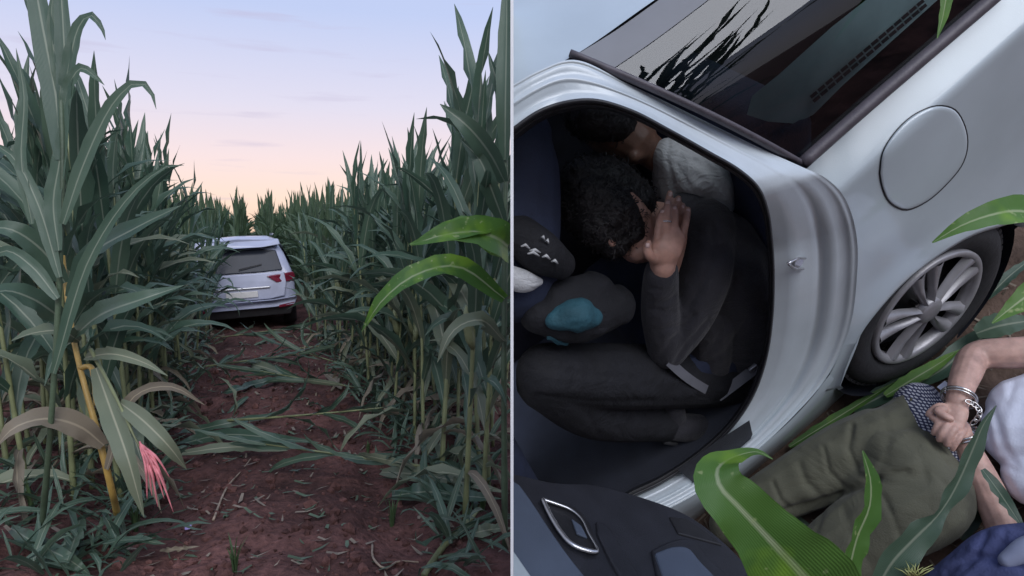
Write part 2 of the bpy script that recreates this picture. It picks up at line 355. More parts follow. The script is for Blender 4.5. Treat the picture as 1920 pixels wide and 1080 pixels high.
for (s, yy, tl) in [(-.74, 9.0, .10), (-.80, 9.5, .16), (-.70, 10.1, .05), (-.86, 10.5, .12), (-.72, 10.9, .14), (-1.0, 10.0, .1), (.98, 10.3, -.05), (.95, 11.2, -.08), (1.02, 9.6, .0)]:
    x, y_ = lane_pt(s, yy)
    corn_plant((x, y_, gh(x, y_)), 'corn plant pushed against the left side of the white car' if s < 0 else 'corn plant pushed against the right side of the white car', 'corn plants against the white car', rl.uniform(.62, .78), None, (rl.gauss(0, .06), tl, 0), True, False, 12, 1.0, rl)
print('individual corn plants', n_ind)

# the rest of the field, which reads as one mass
rf = np.random.default_rng(3)
FT = []
for i in range(14):
    k = i % 3
    v, f, uv = leaf_template(*((R(rf.uniform(15, 30)), R(rf.uniform(90, 150)), .8, .09, 1.7, rf.uniform(-.1, .1), i) if k == 0 else (R(12), R(rf.uniform(45, 90)), .75, .085, 2, 0, i) if k == 1 else (R(4), R(rf.uniform(8, 25)), .7, .07, 1.5, 0, i)), .4, 5, 2)
    FT.append((v, np.array(f), uv, k))
sv, sf = tube_geo([(0, 0, 0), (0, 0, 1), (0, 0, 2.0)], [.015, .012, .005], 4, cap=False); sf = np.array(sf)
AV, AF, AU, kk = [], [], [], 0
spots = []
for row in np.arange(-40, 40, .75):
    y = 9.0
    while y < 60:
        s = row + rf.normal() * .07; x = s + LANE * y; px = CX + F * x / y
        blocked = (-1.0 < s < 1.1 and y < 16.0) or (y < 9.8 and -3.3 < s < 3.7)
        if -80 < px < 970 and not blocked: spots.append((x, y))
        y += rf.uniform(.2, .34) * (1 + max(0, y - 16) * .035)
for (x, y) in spots:
    Hh = rf.uniform(.92, 1.08) * min(1.0, (1.6 + .054 * y) / 2.62); az = rf.uniform(0, math.pi)
    AV.append(sv * (1, 1, Hh) + (x, y, 0)); AF.append(sf + kk); AU.append(np.tile((.2, .5), (len(sv), 1))); kk += len(sv)
    for j in range(8):
        k = 2 if j > 5 else 1 if j > 3 else 0
        v, f, uv, _ = FT[[i for i in range(14) if i % 3 == k][rf.integers(4)]]
        a = az + (j % 2) * math.pi + rf.normal() * .3; c, s_ = math.cos(a), math.sin(a)
        q = v * rf.uniform(.85, 1.15); q = np.stack([q[:, 0] * c - q[:, 1] * s_, q[:, 0] * s_ + q[:, 1] * c, q[:, 2]], 1) + (x, y, Hh * (.4 + .22 * j))
        AV.append(q); AF.append(f + kk); AU.append(uv); kk += len(q)
AV = np.vstack(AV); AF = np.vstack(AF); AU = np.vstack(AU)
print('far plants', len(spots), 'quads', len(AF))
me = bpy.data.meshes.new('corn_field'); me.from_pydata(AV, [], AF)
ul = me.uv_layers.new(name='UVMap'); ul.data.foreach_set('uv', AU[AF.ravel()].astype('f4').ravel())
me.polygons.foreach_set('use_smooth', np.ones(len(AF), bool))
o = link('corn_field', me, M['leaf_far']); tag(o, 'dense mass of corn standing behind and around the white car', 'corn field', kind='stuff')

# low undergrowth at the foot of both banks
AV, AF, AU, kk = [], [], [], 0
for i in range(1600):
    y = 2.9 + 7.5 * rf.random() ** 1.3; s = (-.62 - abs(rf.normal()) * .6) if rf.random() < .5 else (.96 + abs(rf.normal()) * .6); x = s + LANE * y
    if x > -.12: continue
    v, f, uv, _ = FT[rf.integers(14)]; a = rf.uniform(0, 6.28); c, s_ = math.cos(a), math.sin(a); q = v * rf.uniform(.2, .62)
    e = rf.uniform(.3, 1.3); q = np.stack([q[:, 0] * math.cos(e) + q[:, 2] * math.sin(e), q[:, 1], q[:, 2] * math.cos(e) - q[:, 0] * math.sin(e) * .5], 1); q[:, 2] = np.abs(q[:, 2])
    q = np.stack([q[:, 0] * c - q[:, 1] * s_, q[:, 0] * s_ + q[:, 1] * c, q[:, 2]], 1) + (x, y, gh(x, y) + rf.uniform(0, .06))
    AV.append(q); AF.append(f + kk); AU.append(uv); kk += len(q)
AV = np.vstack(AV); AF = np.vstack(AF); AU = np.vstack(AU)
me = bpy.data.meshes.new('undergrowth'); me.from_pydata(AV, [], AF)
ul = me.uv_layers.new(name='UVMap'); ul.data.foreach_set('uv', AU[AF.ravel()].astype('f4').ravel()); me.polygons.foreach_set('use_smooth', np.ones(len(AF), bool))
o = link('undergrowth', me, M['leaf']); tag(o, 'low weeds and broken leaves at the foot of the corn', 'undergrowth', kind='stuff')

# ------------------------------------------------------------------ white partition board seen edge-on between the two places
v, f = box_geo((0, 1.85, 1.06), .0052, 1.3, 2.12)
o = piece('partition_board', v, f, M['board'], smooth=False); tag(o, 'thin white upright board parting the corn lane from the silver car', 'partition')
# ------------------------------------------------------------------ white car stuck at the end of the lane
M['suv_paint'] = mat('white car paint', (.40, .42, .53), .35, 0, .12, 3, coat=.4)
M['glass_dark'] = mat('dark tinted glass', (.02, .024, .035), .2, 0, .2, 3, spec=.18)
M['red_lamp'] = mat('red tail lamp', (.16, .012, .03), .2, 0, .3, 30, coat=.8)
M['black_plastic'] = mat('black plastic trim', (.025, .025, .028), .55, 0, .2, 20, bump=.15, bscale=300)
M['rubber'] = mat('tyre rubber', (.017, .017, .019), .75, 0, .35, 9, bump=.25, bscale=60)
M['alloy'] = mat('grey wheel alloy', (.36, .36, .38), .35, .6, .15, 8)
M['plate'] = mat('number plate', (.62, .60, .58), .5, 0, .06, 20)
SD = 11.4; SS = .95
cpos = GL(468, 600); cyaw = math.atan2(-(468 - CX) / F, 1.0)
cpos = np.array([(456 - CX) / F * SD, SD, 0.0])
hd = nrm(np.array([cpos[0], cpos[1], 0])); rgt = np.array([hd[1], -hd[0], 0])
ROLL = R(-3.2)
cr_up = np.array([0, 0, 1.]) * math.cos(ROLL) + rgt * math.sin(ROLL); cr_rt = rgt * math.cos(ROLL) - np.array([0, 0, 1.]) * math.sin(ROLL)
suv = thing('white_car', cpos + (0, 0, .02), 'white hatchback estate car seen from behind, stuck in the corn at the lane end', 'car')
def CV(a, x, z): return cpos + (hd * a + cr_rt * x + cr_up * (z - .06)) * SS          # a forward from the tail, x right, z up
def suv_piece(name, pts, fc, mt, parent=suv, **k): return piece(name, [CV(*p) for p in pts], fc, M[mt], parent, **k)
# body: cross-sections from tail to nose, half outline mirrored
def section(a, hw, z0, zb, zs, zt, tw):
    half = [(0, z0), (hw * .80, z0), (hw * .96, z0 + .08), (hw, (z0 + zb) / 2), (hw * .985, zb), (hw * .95, zs), (tw + (hw - tw) * .45, (zs + zt) / 2 + .02), (tw, zt - .05), (tw * .8, zt), (0, zt + .02)]
    return [(a, x, z) for x, z in half] + [(a, -x, z) for x, z in half[-2:0:-1]]
secs = [section(.02, .86, .40, .80, .93, .97, .72), section(.06, .895, .34, .82, 1.0, 1.10, .74), section(.22, .905, .30, .84, 1.04, 1.44, .66), section(.50, .915, .26, .85, 1.05, 1.60, .64), section(1.2, .92, .24, .85, 1.04, 1.66, .64),
        section(2.4, .92, .24, .85, 1.02, 1.64, .63), section(3.1, .915, .26, .84, .99, 1.30, .66), section(3.5, .90, .26, .82, .95, 1.04, .70), section(4.2, .86, .28, .74, .84, .90, .66), section(4.45, .72, .34, .62, .70, .74, .52)]
ns = len(secs[0]); pts = [p for s in secs for p in s]
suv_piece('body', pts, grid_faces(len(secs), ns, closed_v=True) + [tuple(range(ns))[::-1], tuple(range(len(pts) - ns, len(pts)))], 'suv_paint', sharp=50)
def slab(name, outline, a0, th, mt, parent=suv, sharp=40):                       # plate on the tail: outline in (x, z, extra depth)
    n = len(outline); P = [(a0 + d, x, z) for x, z, d in outline] + [(a0 + d + th, x, z) for x, z, d in outline]
    return suv_piece(name, P, [tuple(range(n))[::-1], tuple(range(n, 2 * n))] + [(i, (i + 1) % n, (i + 1) % n + n, i + n) for i in range(n)], mt, parent, smooth=False, bevel=.018)
slab('tailgate', [(-.70, .60, -.05), (-.74, .84, -.05), (-.72, 1.02, -.02), (.72, 1.02, -.02), (.74, .84, -.05), (.70, .60, -.05), (.45, .56, -.05), (-.45, .56, -.05)], 0, .06, 'suv_paint')
slab('rear_window', [(-.70, 1.06, .0), (-.62, 1.40, .17), (-.40, 1.43, .18), (.40, 1.43, .18), (.62, 1.40, .17), (.70, 1.06, .0), (.35, 1.04, -.01), (-.35, 1.04, -.01)], 0, .03, 'glass_dark')
slab('spoiler', [(-.70, 1.50, .12), (-.68, 1.60, .16), (0, 1.64, .14), (.68, 1.60, .16), (.70, 1.50, .12), (.40, 1.47, .02), (-.40, 1.47, .02)], 0, .34, 'suv_paint')
for s in (-1, 1):
    lm = slab('tail_lamp', [(s * .42, .965, -.055), (s * .88, 1.01, .04), (s * .905, .93, .05), (s * .88, .84, .04), (s * .58, .84, -.05)][::s], -.02, .06, 'red_lamp')
    slab('reflector', [(s * .58, .445, -.06), (s * .86, .47, .02), (s * .86, .41, .02), (s * .58, .395, -.06)][::s], -.04, .03, 'red_lamp')
bp = [(-.90, .66, .10), (-.86, .58, .0), (-.5, .55, -.07), (.5, .55, -.07), (.86, .58, .0), (.90, .66, .10), (.91, .52, .12), (.86, .44, .0), (.5, .42, -.08), (-.5, .42, -.08), (-.86, .44, .0), (-.91, .52, .12)]
slab('bumper', bp, -.04, .10, 'suv_paint')
slab('bumper_skirt', [(-.84, .42, .0), (.84, .42, .0), (.78, .26, .05), (-.78, .26, .05)], -.03, .10, 'black_plastic')
slab('number_plate', [(-.26, .72, 0), (.26, .72, 0), (.26, .61, 0), (-.26, .61, 0)], -.075, .02, 'plate')
slab('trim_strip', [(-.48, .79, 0), (.48, .79, 0), (.46, .75, 0), (-.46, .75, 0)], -.07, .03, 'alloy')
wip = suv_piece('wiper', [(-.012, -.02, 1.09), (.03, .36, 1.16), (.03, .36, 1.18), (-.012, -.02, 1.115)], [(0, 1, 2, 3)], 'black_plastic')
for s in (-1, 1):
    rr = slab('roof_rail', [(s * .60, 1.66, 0), (s * .63, 1.69, 0), (s * .60, 1.71, 0)][::s], .55, 1.5, 'alloy')
    for a in (.85, 3.5):
        wc = thing('wheel', (0, 0, 0), None, None); wc.parent = suv
        for nm, r0, r1, hwid, mt in (('tyre', .33, .22, .11, 'rubber'), ('rim', .22, .0, .10, 'alloy')):
            P, Fc = [], []; th = np.linspace(0, 2 * math.pi, 24, endpoint=False)
            for (r, dx) in ((r1, -hwid), (r0 * .94, -hwid), (r0, -hwid * .7), (r0, hwid * .7), (r0 * .94, hwid), (r1, hwid)):
                P += [CV(a + max(r, .01) * math.cos(t), s * .80 + dx, .33 + max(r, .01) * math.sin(t)) for t in th]
            piece(nm, np.array(P), grid_faces(6, 24, closed_v=True), M[mt], wc)
for i, s in enumerate((-1, 1)):                                                  # side glass
    P = [(.55, s * .90, 1.08), (.55, s * .72, 1.48), (1.3, s * .705, 1.54), (2.4, s * .70, 1.52), (2.95, s * .86, 1.06)]
    suv_piece('side_window', [(a, x + s * .02, z) for a, x, z in P], [(0, 1, 2, 3, 4)], 'glass_dark', smooth=False)

# ------------------------------------------------------------------ things lying and standing about the lane (each placed on the soil)
TOCAM = np.array([0, -1, .6])
def on(x, y, h=0.0):
    p = GL(x, y, 0.0); z = gh(p[0], p[1]); p = GL(x, y, z + h); return p
def free_leaf(name, P, W, mt, label=None, hint=TOCAM, parent=None, cat='corn leaf', group=None, clip=False, **k):
    v, f, uv = leaf_geo(P, W, hint, **k); o = piece(name, v, f, M[mt], parent, uv=uv, clip=clip)
    if parent is None: tag(o, label, cat, group)
    return o
def stalk_piece(name, P, r, mt, parent=None, label=None, cat='corn stalk', group=None, n=9, clip=False):
    P = arc(crs(P, 40), 16); rr = np.interp(np.linspace(0, 1, 16), np.linspace(0, 1, len(np.atleast_1d(r))), np.atleast_1d(r)); rr = rr * (1 + .14 * (np.arange(16) % 5 == 2))
    v, f = tube_geo(P, rr, n); o = piece(name, v, f, M[mt], parent, clip=clip)
    if parent is None: tag(o, label, cat, group)
    return o
# bent plant with a pink tassel in the left foreground
D = 3.35
pl = thing('corn_plant', on(225, 985), 'bent foreground corn plant with yellow stalk and pink tassel hanging low', 'corn plant')
q = lambda x, y, d=D: PX(x, y, d)
stalk_piece('stalk', [on(225, 985, -.03), q(205, 900), q(180, 800), q(150, 690, 3.4), q(130, 590, 3.5), q(118, 480, 3.6)], [.017, .016, .013, .011], 'stalk_yellow', pl)
stalk_piece('stalk', [q(150, 690, 3.4), q(172, 690), q(180, 760, 3.3)], [.012, .014, .01], 'stalk_yellow', pl)
ts = stalk_piece('tassel', [q(170, 655, 3.35), q(215, 740, 3.2), q(255, 825, 3.1), q(268, 850, 3.1)], [.010, .007, .004], 'stalk', pl)
for i, (x, y) in enumerate([(285, 930), (300, 915), (325, 960), (318, 895), (290, 900), (308, 935), (276, 935), (296, 950), (312, 915), (282, 905), (303, 890)]):
    stalk_piece('spike', [q(262, 828 + i, 3.1), q(262 + (x - 262) * .5 + 4, 828 + (y - 828) * .45, 3.06), q(x, y, 3.1)], [.004, .0055, .002], 'tassel', ts, n=6)
for P, W, mt in [([(180, 690, 3.3), (205, 760, 3.2), (240, 860, 3.1), (270, 970, 3.15)], .11, 'leaf_pale'), ([(225, 755, 3.2), (270, 790, 3.1), (315, 835, 3.1), (350, 880, 3.2)], .09, 'leaf_pale'),
                 ([(195, 835, 3.3), (150, 800, 3.2), (90, 785, 3.1), (30, 800, 3.0), (-10, 840, 3.0)], .12, 'leaf_dry'), ([(150, 640, 3.4), (110, 620, 3.2), (60, 625, 3.1), (20, 640, 3.0)], .085, 'leaf_pale'),
                 ([(130, 640, 3.4), (190, 590, 3.2), (270, 560, 3.1), (345, 535, 3.2)], .13, 'leaf'), ([(160, 670, 3.4), (220, 665, 3.2), (270, 680, 3.2), (315, 705, 3.2)], .07, 'leaf_pale'),
                 ([(120, 600, 3.5), (60, 560, 3.3), (10, 545, 3.2), (-40, 560, 3.1)], .12, 'leaf'), ([(200, 880, 3.3), (250, 745, 3.3), (320, 725, 3.3), (385, 760, 3.4)], .06, 'leaf_dry'),
                 ([(130, 560, 3.5), (170, 480, 3.4), (250, 430, 3.3), (340, 385, 3.3)], .13, 'leaf'), ([(122, 530, 3.5), (80, 470, 3.4), (20, 430, 3.3), (-40, 430, 3.3)], .12, 'leaf')]:
    free_leaf('leaf', [q(*p) for p in P], W, mt, parent=pl, nseg=16, across=4, wav=.008)
# tall dark plant at the left edge, taller than the frame
pl = thing('corn_plant', on(75, 1010) + (0, 0, 0), 'tallest corn plant at the left edge, its broad leaves reaching past the picture top', 'corn plant')
dd = 2.95
q2 = lambda x, y, d=dd: PX(x, y, d)
b0 = np.array(pl.location); 
stalk_piece('stalk', [b0 - (0, 0, .03), q2(95, 800, 3.1), q2(110, 560, 3.0), q2(118, 300), q2(112, 120), q2(108, -60)], [.014, .012, .010, .008], 'stalk_dark', pl)
for P, W, mt in [([(115, 300), (105, 180), (82, 60), (62, -50), (50, -120)], .135, 'leaf'), ([(118, 250), (122, 140), (118, 40), (112, -60), (112, -140)], .085, 'leaf'),
                 ([(115, 210), (130, 120), (148, 50), (168, 28), (190, 50), (198, 75)], .075, 'leaf'), ([(120, 220), (130, 160), (152, 128), (180, 145), (196, 160)], .065, 'leaf'),
                 ([(118, 420), (160, 300), (215, 190), (255, 155), (280, 165), (293, 205)], .085, 'leaf'), ([(112, 520), (70, 380), (20, 290), (-40, 260)], .075, 'leaf'),
                 ([(110, 470), (100, 380), (112, 300), (118, 210)], .09, 'leaf'), ([(100, 700), (170, 480), (260, 350), (330, 305), (345, 310)], .075, 'leaf'),
                 ([(108, 560), (60, 500), (10, 470), (-30, 500)], .085, 'leaf'), ([(112, 180), (100, 90), (96, 30), (102, -30)], .05, 'leaf'), ([(60, 420), (40, 300), (45, 180), (30, 90)], .06, 'leaf')]:
    free_leaf('leaf', [q2(*p) for p in P], W * .8, mt, parent=pl, nseg=14, across=4, wav=.006, hint=np.array([.3, -1, .25]))
# plant at the right edge; flash light on its bright leaf is painted as colour
pl = thing('corn_plant', (-.035, 3.42, gh(-.035, 3.42)), 'corn plant by the white board with a bright green leaf jutting into the lane', 'corn plant')
b0 = np.array(pl.location)
stalk_piece('stalk', [b0 - (0, 0, .03), q2(945, 700, 3.42), q2(947, 430, 3.42), q2(949, 150, 3.42), q2(951, -60, 3.4)], [.016, .014, .012, .010], 'stalk_dark', pl)
for P, W, mt in [([(947, 300, 3.4), (948, 180, 3.35), (950, 60, 3.35), (951, -70, 3.35)], .10, 'leaf'), ([(946, 470, 3.4), (930, 445, 3.2), (890, 430, 3.0), (830, 440, 2.9), (770, 460, 2.9)], .17, 'leaf_fresh_lit'),
                 ([(946, 340, 3.4), (920, 290, 3.3), (880, 240, 3.2), (825, 195, 3.2)], .12, 'leaf'), ([(946, 560, 3.4), (860, 500, 3.3), (780, 515, 3.2), (720, 560, 3.2), (678, 622, 3.3)], .12, 'leaf_fresh_lit'),
                 ([(946, 640, 3.4), (900, 600, 3.2), (850, 620, 3.1), (820, 680, 3.1)], .09, 'leaf_pale'), ([(946, 260, 3.4), (940, 180, 3.4), (925, 130, 3.4), (915, 95, 3.4)], .06, 'leaf'),
                 ([(946, 420, 3.4), (920, 350, 3.3), (900, 300, 3.3), (862, 260, 3.3)], .10, 'leaf')]:
    free_leaf('leaf', [q2(*p) for p in P], W, mt, parent=pl, nseg=14, across=4, wav=.006, hint=np.array([-.5, -1, .35]))

free_leaf('leaf', [q2(*p) for p in [(952, 462, 3.1), (930, 446, 3.0), (890, 435, 2.95), (835, 440, 2.9), (768, 458, 2.9)]], np.array([70, 74, 58, 26, 3]) / F * 3.0, 'leaf_fresh_lit', parent=pl, nseg=16, across=6, wav=.006, hint=np.array([-.3, -1, .35]), wprof=False)
# plants pushed flat along the lane edges
rk = random.Random(21)
FLAT = [(560, 660, 95, 'across the lane just behind the white car'), (640, 690, -70, 'below the right bank, nearest the white car'), (700, 740, -110, 'half buried under leaves at the right bank'), (400, 640, 70, 'under the left rear of the white car'),
        (350, 700, 60, 'at the left bank in mid lane'), (420, 800, 95, 'in the middle of the red soil, leaves splayed left'), (900, 905, -95, 'in the right foreground with two long leaves'), (600, 640, -30, 'in the litter right behind the bumper')]
for i, (x, y, a, wh) in enumerate(FLAT):
    p = on(x, y); az = R(a) - math.atan2(LANE, 1)
    o = corn_plant(p, 'flattened corn plant lying ' + wh, 'flattened corn plants in the lane', rk.uniform(.55, .75), None, None, True, False, 9, .8, rk)
    o.rotation_euler = Vector((math.sin(az), math.cos(az) * .5, .10 + .05 * rk.random())).to_track_quat('Z', 'Y').to_euler(); o.location.z += .05
# loose torn leaves
TL = [('torn corn leaf lying across the red soil in mid lane', [(330, 835), (420, 815), (520, 822), (600, 830)], .10, 'leaf'), ('long pale leaf beside the torn leaf in mid lane', [(340, 850), (440, 838), (540, 845)], .08, 'leaf_pale'),
      ('leaf with raised tip pointing right in mid lane', [(330, 815), (420, 795), (500, 780), (550, 765)], .08, 'leaf'), ('broad pale leaf lying at the right lower edge', [(715, 885), (790, 890), (870, 905), (955, 925)], .11, 'leaf_pale'),
      ('blue-green leaf below the broad pale leaf at right', [(735, 930), (800, 922), (870, 930), (940, 935)], .12, 'leaf'), ('narrow dark leaf above the broad pale leaf at right', [(795, 855), (850, 875), (900, 890), (955, 900)], .07, 'leaf'),
      ('dark leaf lying in the bottom left corner', [(20, 990), (70, 1020), (130, 1050), (170, 1079)], .08, 'leaf'), ('drooping leaf stuck in soil at bottom left', [(150, 975), (140, 1010), (130, 1040), (120, 1066)], .11, 'leaf'),
      ('short pale stick of stalk lying at bottom left centre', [(300, 1032), (330, 1030), (375, 1024)], .025, 'leaf_dry'), ('leaf tip entering at the bottom right corner', [(885, 1000), (920, 993), (960, 990)], .07, 'leaf_pale'),
      ('light grey leaf lying behind the white car', [(460, 680), (500, 690), (540, 705)], .12, 'leaf_pale'), ('grey leaf scrap at the right wheel rut', [(610, 700), (630, 715), (640, 730)], .1, 'leaf_dry'),
      ('dark leaf lying along the left rut behind the car', [(420, 735), (480, 720), (560, 700)], .1, 'leaf')]
for lab, P, W, mt in TL:
    free_leaf('torn_leaf', [on(x, y, .035 + W * .28 + .015 * math.sin(i * 1.1 + P[0][0])) for i, (x, y) in enumerate(crs(np.array(P, float), 11))], W, mt, lab, hint=np.array([.1, -.8, .7]), fold=.2, wav=.014, nseg=14, group='torn corn leaves on the lane')
for i in range(46):
    x, y = rk.gauss(560, 95), 620 + abs(rk.gauss(0, 70)); p = on(x, y)
    if x > 900: continue
    o = put(rk.choice(LT['dry'] + LT['mid'][:3]), 'torn_leaf', None, tuple(p + (0, 0, .03)), 0, rk.uniform(.35, .75), rot=(rk.uniform(-.4, .4), rk.uniform(.9, 1.5), rk.uniform(0, 6.28)))
    tag(o, 'curled torn leaf in the heap of trampled corn behind the white car', 'corn leaf', 'trampled leaves behind the white car')
stalk_piece('corn_stalk', [on(795, 1078, .02), on(835, 1020, .02), on(870, 985, .03), on(902, 950, .02)], [.016, .017, .015, .013], 'stalk', None, 'thick pale cut corn stalk lying slantwise at lower right')
o = stalk_piece('twig', [on(698, 1020, .01), on(702, 1050, .02), on(720, 1066, .015), (on(750, 1052, .02)), on(785, 1054, .01)], [.006, .005, .004], 'twig', None, 'thin hooked dry twig on soil at bottom centre', 'twig')
o = stalk_piece('twig', [on(400, 975, .01), on(425, 915, .02), on(455, 880, .015), on(470, 860, .02)], [.007, .006, .004], 'twig', None, 'grey dry twig lying left of the red soil patch', 'twig')
v, f = box_geo(on(353, 988, .015), .035, .03, .02, np.array([[.9, .3, .1], [-.3, .9, 0], [0, .1, 1]])); M['scrap'] = mat('lilac plastic', (.42, .36, .75), .4, var=.2, scale=40)
tag(piece('plastic_scrap', v, f, M['scrap'], smooth=False, bevel=.004), 'small lilac plastic scrap on the dark soil at lower left', 'scrap')
# grass tufts
def tuft(x, y, n, h, label, seed):
    rg = random.Random(seed); root = thing('grass_tuft', on(x, y), label, 'grass tuft', 'weeds on the lane'); b = np.array(root.location)
    for i in range(n):
        a = rg.uniform(0, 6.28); e = rg.uniform(.3, 1.0) * h; d = np.array([math.cos(a), math.sin(a), 0]); l = rg.uniform(.1, .5)
        free_leaf('blade', [b + d * .01, b + d * e * l * .4 + (0, 0, e * .6), b + d * e * l + (0, 0, e)], .014, 'grass', parent=root, hint=-d + (0, 0, .3), nseg=5, across=2, wav=0)
tuft(735, 995, 13, .26, 'upright grass tuft on the red soil, right of centre', 1); tuft(440, 1075, 11, .2, 'grass tuft cut by the bottom edge below the dry twig', 2); tuft(255, 1000, 12, .25, 'weedy tuft at the foot of the bent yellow plant', 3)
tuft(690, 850, 16, .12, 'low spreading weed in the middle of the soil', 4); tuft(905, 960, 10, .2, 'weed tuft beside the cut stalk', 5); tuft(60, 960, 12, .25, 'dark weed tuft at the left edge of the soil', 6)
# litter too small and too many to count
rq = np.random.default_rng(8); parts = []
for i in range(1000):
    yy = 2.6 + 8 * rq.random() ** 1.5; s = rq.normal() * 1.0 + .15; x = s + LANE * yy
    if x > -.03: continue
    a = rq.uniform(0, 6.28); l = rq.uniform(.012, .07) * (1.6 if abs(s - .15) > .8 else 1); w = rq.uniform(.002, .010); c, d = math.cos(a), math.sin(a); z = gh(x, yy) + .004
    t1, t2 = rq.uniform(0, .035, 2)
    v = np.array([(-l, -w, t1), (-l * .9, w, t1 + .003), (0, w * 1.3, .012), (0, -w * 1.3, .010), (l, 0, t2)]); v = np.stack([v[:, 0] * c - v[:, 1] * d + x, v[:, 0] * d + v[:, 1] * c + yy, v[:, 2] + z], 1)
    parts.append((v, [(0, 3, 2, 1), (3, 4, 2)]))
half = len(parts) // 2
v, f = join(parts[:half]); tag(piece('straw_litter', v, f, M['straw'], smooth=False), 'dry straw bits strewn over the lane', 'litter', kind='stuff')
v, f = join(parts[half:]); tag(piece('leaf_litter', v, f, M['stalk_dark'], smooth=False), 'green leaf shreds strewn over the lane', 'litter', kind='stuff')
# clods
ico = bmesh.new(); bmesh.ops.create_icosphere(ico, subdivisions=1, radius=1); IV = np.array([v.co for v in ico.verts]); IF = [tuple(v.index for v in f.verts) for f in ico.faces]; ico.free()
parts = []
for i in range(2400):
    yy = 2.7 + 6 * rq.random() ** 1.6; s = rq.normal() * .9 + .1; x = s + LANE * yy
    if x > -.03: continue
    r = rq.uniform(.005, .014) if rq.random() < .8 else rq.uniform(.014, .042)
    parts.append((IV * r * rq.uniform(.6, 1.2, 3) * (1 + .15 * rq.normal(size=(len(IV), 1))) + (x, yy, gh(x, yy) + r * .2), IF))
v, f = join(parts); tag(piece('soil_clods', v, f, M['soil'], smooth=False), 'crumbled red soil clods on the lane', 'soil', kind='stuff')
# ================================================================== the silver car on the earth bank (right of the board)
# frame of the bank: u = car forward, v = out of its left side, w = up from the bank
def c2w(p): return RT * p[0] + UP * p[1] - FWD * p[2]
_v = nrm(np.array([.412, -.536, .737])); _u = np.array([-.77, -.64, 0.]); _u = nrm(_u - _u @ _v * _v); _w = np.cross(_u, _v)
U, Vv, Wv = c2w(_u), c2w(_v), c2w(_w)
ORG = CAM + c2w(np.array([1.285, -.072, -2.127])) - Wv * .31
def SV(x, y, v=0.0):                                            # point on the plane v = const (parallel to the car's flank)
    r = ray(x, y); return CAM + r * (((ORG + Vv * v - CAM) @ Vv) / (r @ Vv))
def GW(x, y, w=0.0):                                            # point at height w above the bank
    r = ray(x, y); return CAM + r * (((ORG + Wv * w - CAM) @ Wv) / (r @ Wv))
def UVW(u, v, w): return ORG + U * u + Vv * v + Wv * w
def uvw(P): Q = np.asarray(P) - ORG; return np.stack([Q @ U, Q @ Vv, Q @ Wv], -1)
M['silver'] = mat('silver car paint', (.445, .51, .545),   .34, .10, .09, 3.5, bump=.05, bscale=400, coat=.5)
M['silver_jamb'] = mat('silver door frame paint', (.51, .565, .60), .36, .05, .10, 5, bump=.04, bscale=200, coat=.35)
M['seal'] = mat('black rubber seal', (.018, .018, .021), .5, 0, .2, 20, bump=.1, bscale=150)
M['trim_brown'] = mat('dark window seal', (.080, .070, .082), .5, 0, .2, 30, bump=.1, bscale=200)
M['trim_grey'] = mat('dark grey window border', (.11, .12, .145), .4, 0, .1, 8)
M['interior'] = mat('dark cabin plastic', (.020, .023, .034), .6, 0, .25, 12, bump=.15, bscale=300)
M['seat'] = mat('navy seat cloth', (.020, .028, .060), .85, 0, .25, 10, bump=.25, bscale=260)
M['door_trim'] = mat('black door trim', (.022, .023, .030), .5, 0, .2, 15, bump=.2, bscale=380)
M['door_cloth'] = mat('slate door insert', (.075, .095, .135), .6, 0, .15, 6, bump=.15, bscale=400)
M['chrome'] = mat('satin chrome', (.62, .62, .64), .25, .85, .05, 10)
M['steel'] = mat('bright steel', (.60, .58, .56), .22, 1.0, .12, 30)
M['alloy_cover'] = mat('grey wheel cover', (.29, .285, .30), .38, .35, .16, 12, bump=.06, bscale=90)
M['shelf'] = mat('grey parcel shelf', (.36, .45, .46), .7, 0, .15, 10)
M['black_jacket'] = mat('black jacket cloth', (.020, .0195, .026), .8, 0, .25, 14, bump=.3, bscale=180, sheen=.15, wrinkle=.3, wscale=5)
M['black_trousers'] = mat('black trouser cloth', (.008, .0085, .012), .85, 0, .25, 14, bump=.3, bscale=160, wrinkle=.3, wscale=5)
M['grey_shirt'] = mat('light grey cotton', (.50, .51, .52), .85, 0, .10, 10, bump=.2, bscale=220, wrinkle=.35, wscale=9)
M['white_shirt'] = mat('white cotton', (.74, .78, .90), .85, 0, .05, 8, bump=.15, bscale=200, wrinkle=.05, wscale=4)
M['olive'] = mat('olive trouser cloth', (.094, .094, .064), .85, 0, .16, 9, bump=.25, bscale=240, sheen=.1, wrinkle=.26, wscale=4.5)
M['navy'] = mat('navy blue cloth', (.055, .068, .165), .85, 0, .2, 12, bump=.3, bscale=150)
M['navy_light'] = mat('washed blue lining', (.24, .27, .38), .85, 0, .1, 12)
M['hair'] = mat('black hair', (.012, .010, .011), .55, 0, .4, 40, bump=.6, bscale=120)
M['teal'] = mat('teal cloth', (.02, .085, .115), .8, 0, .3, 14, bump=.3, bscale=120)
def skin_mat(name, col):
    m = mat(name, col, .48, 0, .22, 34, bump=.12, bscale=220); b = m.node_tree.nodes['Principled BSDF']
    b.inputs['Subsurface Weight'].default_value = .15; b.inputs['Subsurface Radius'].default_value = (.012, .005, .003); return m
M['skin_light'] = skin_mat('light skin', (.50, .315, .26)); M['skin_tan'] = skin_mat('tan skin', (.47, .27, .21)); M['skin_brown'] = skin_mat('brown skin', (.16, .085, .06))
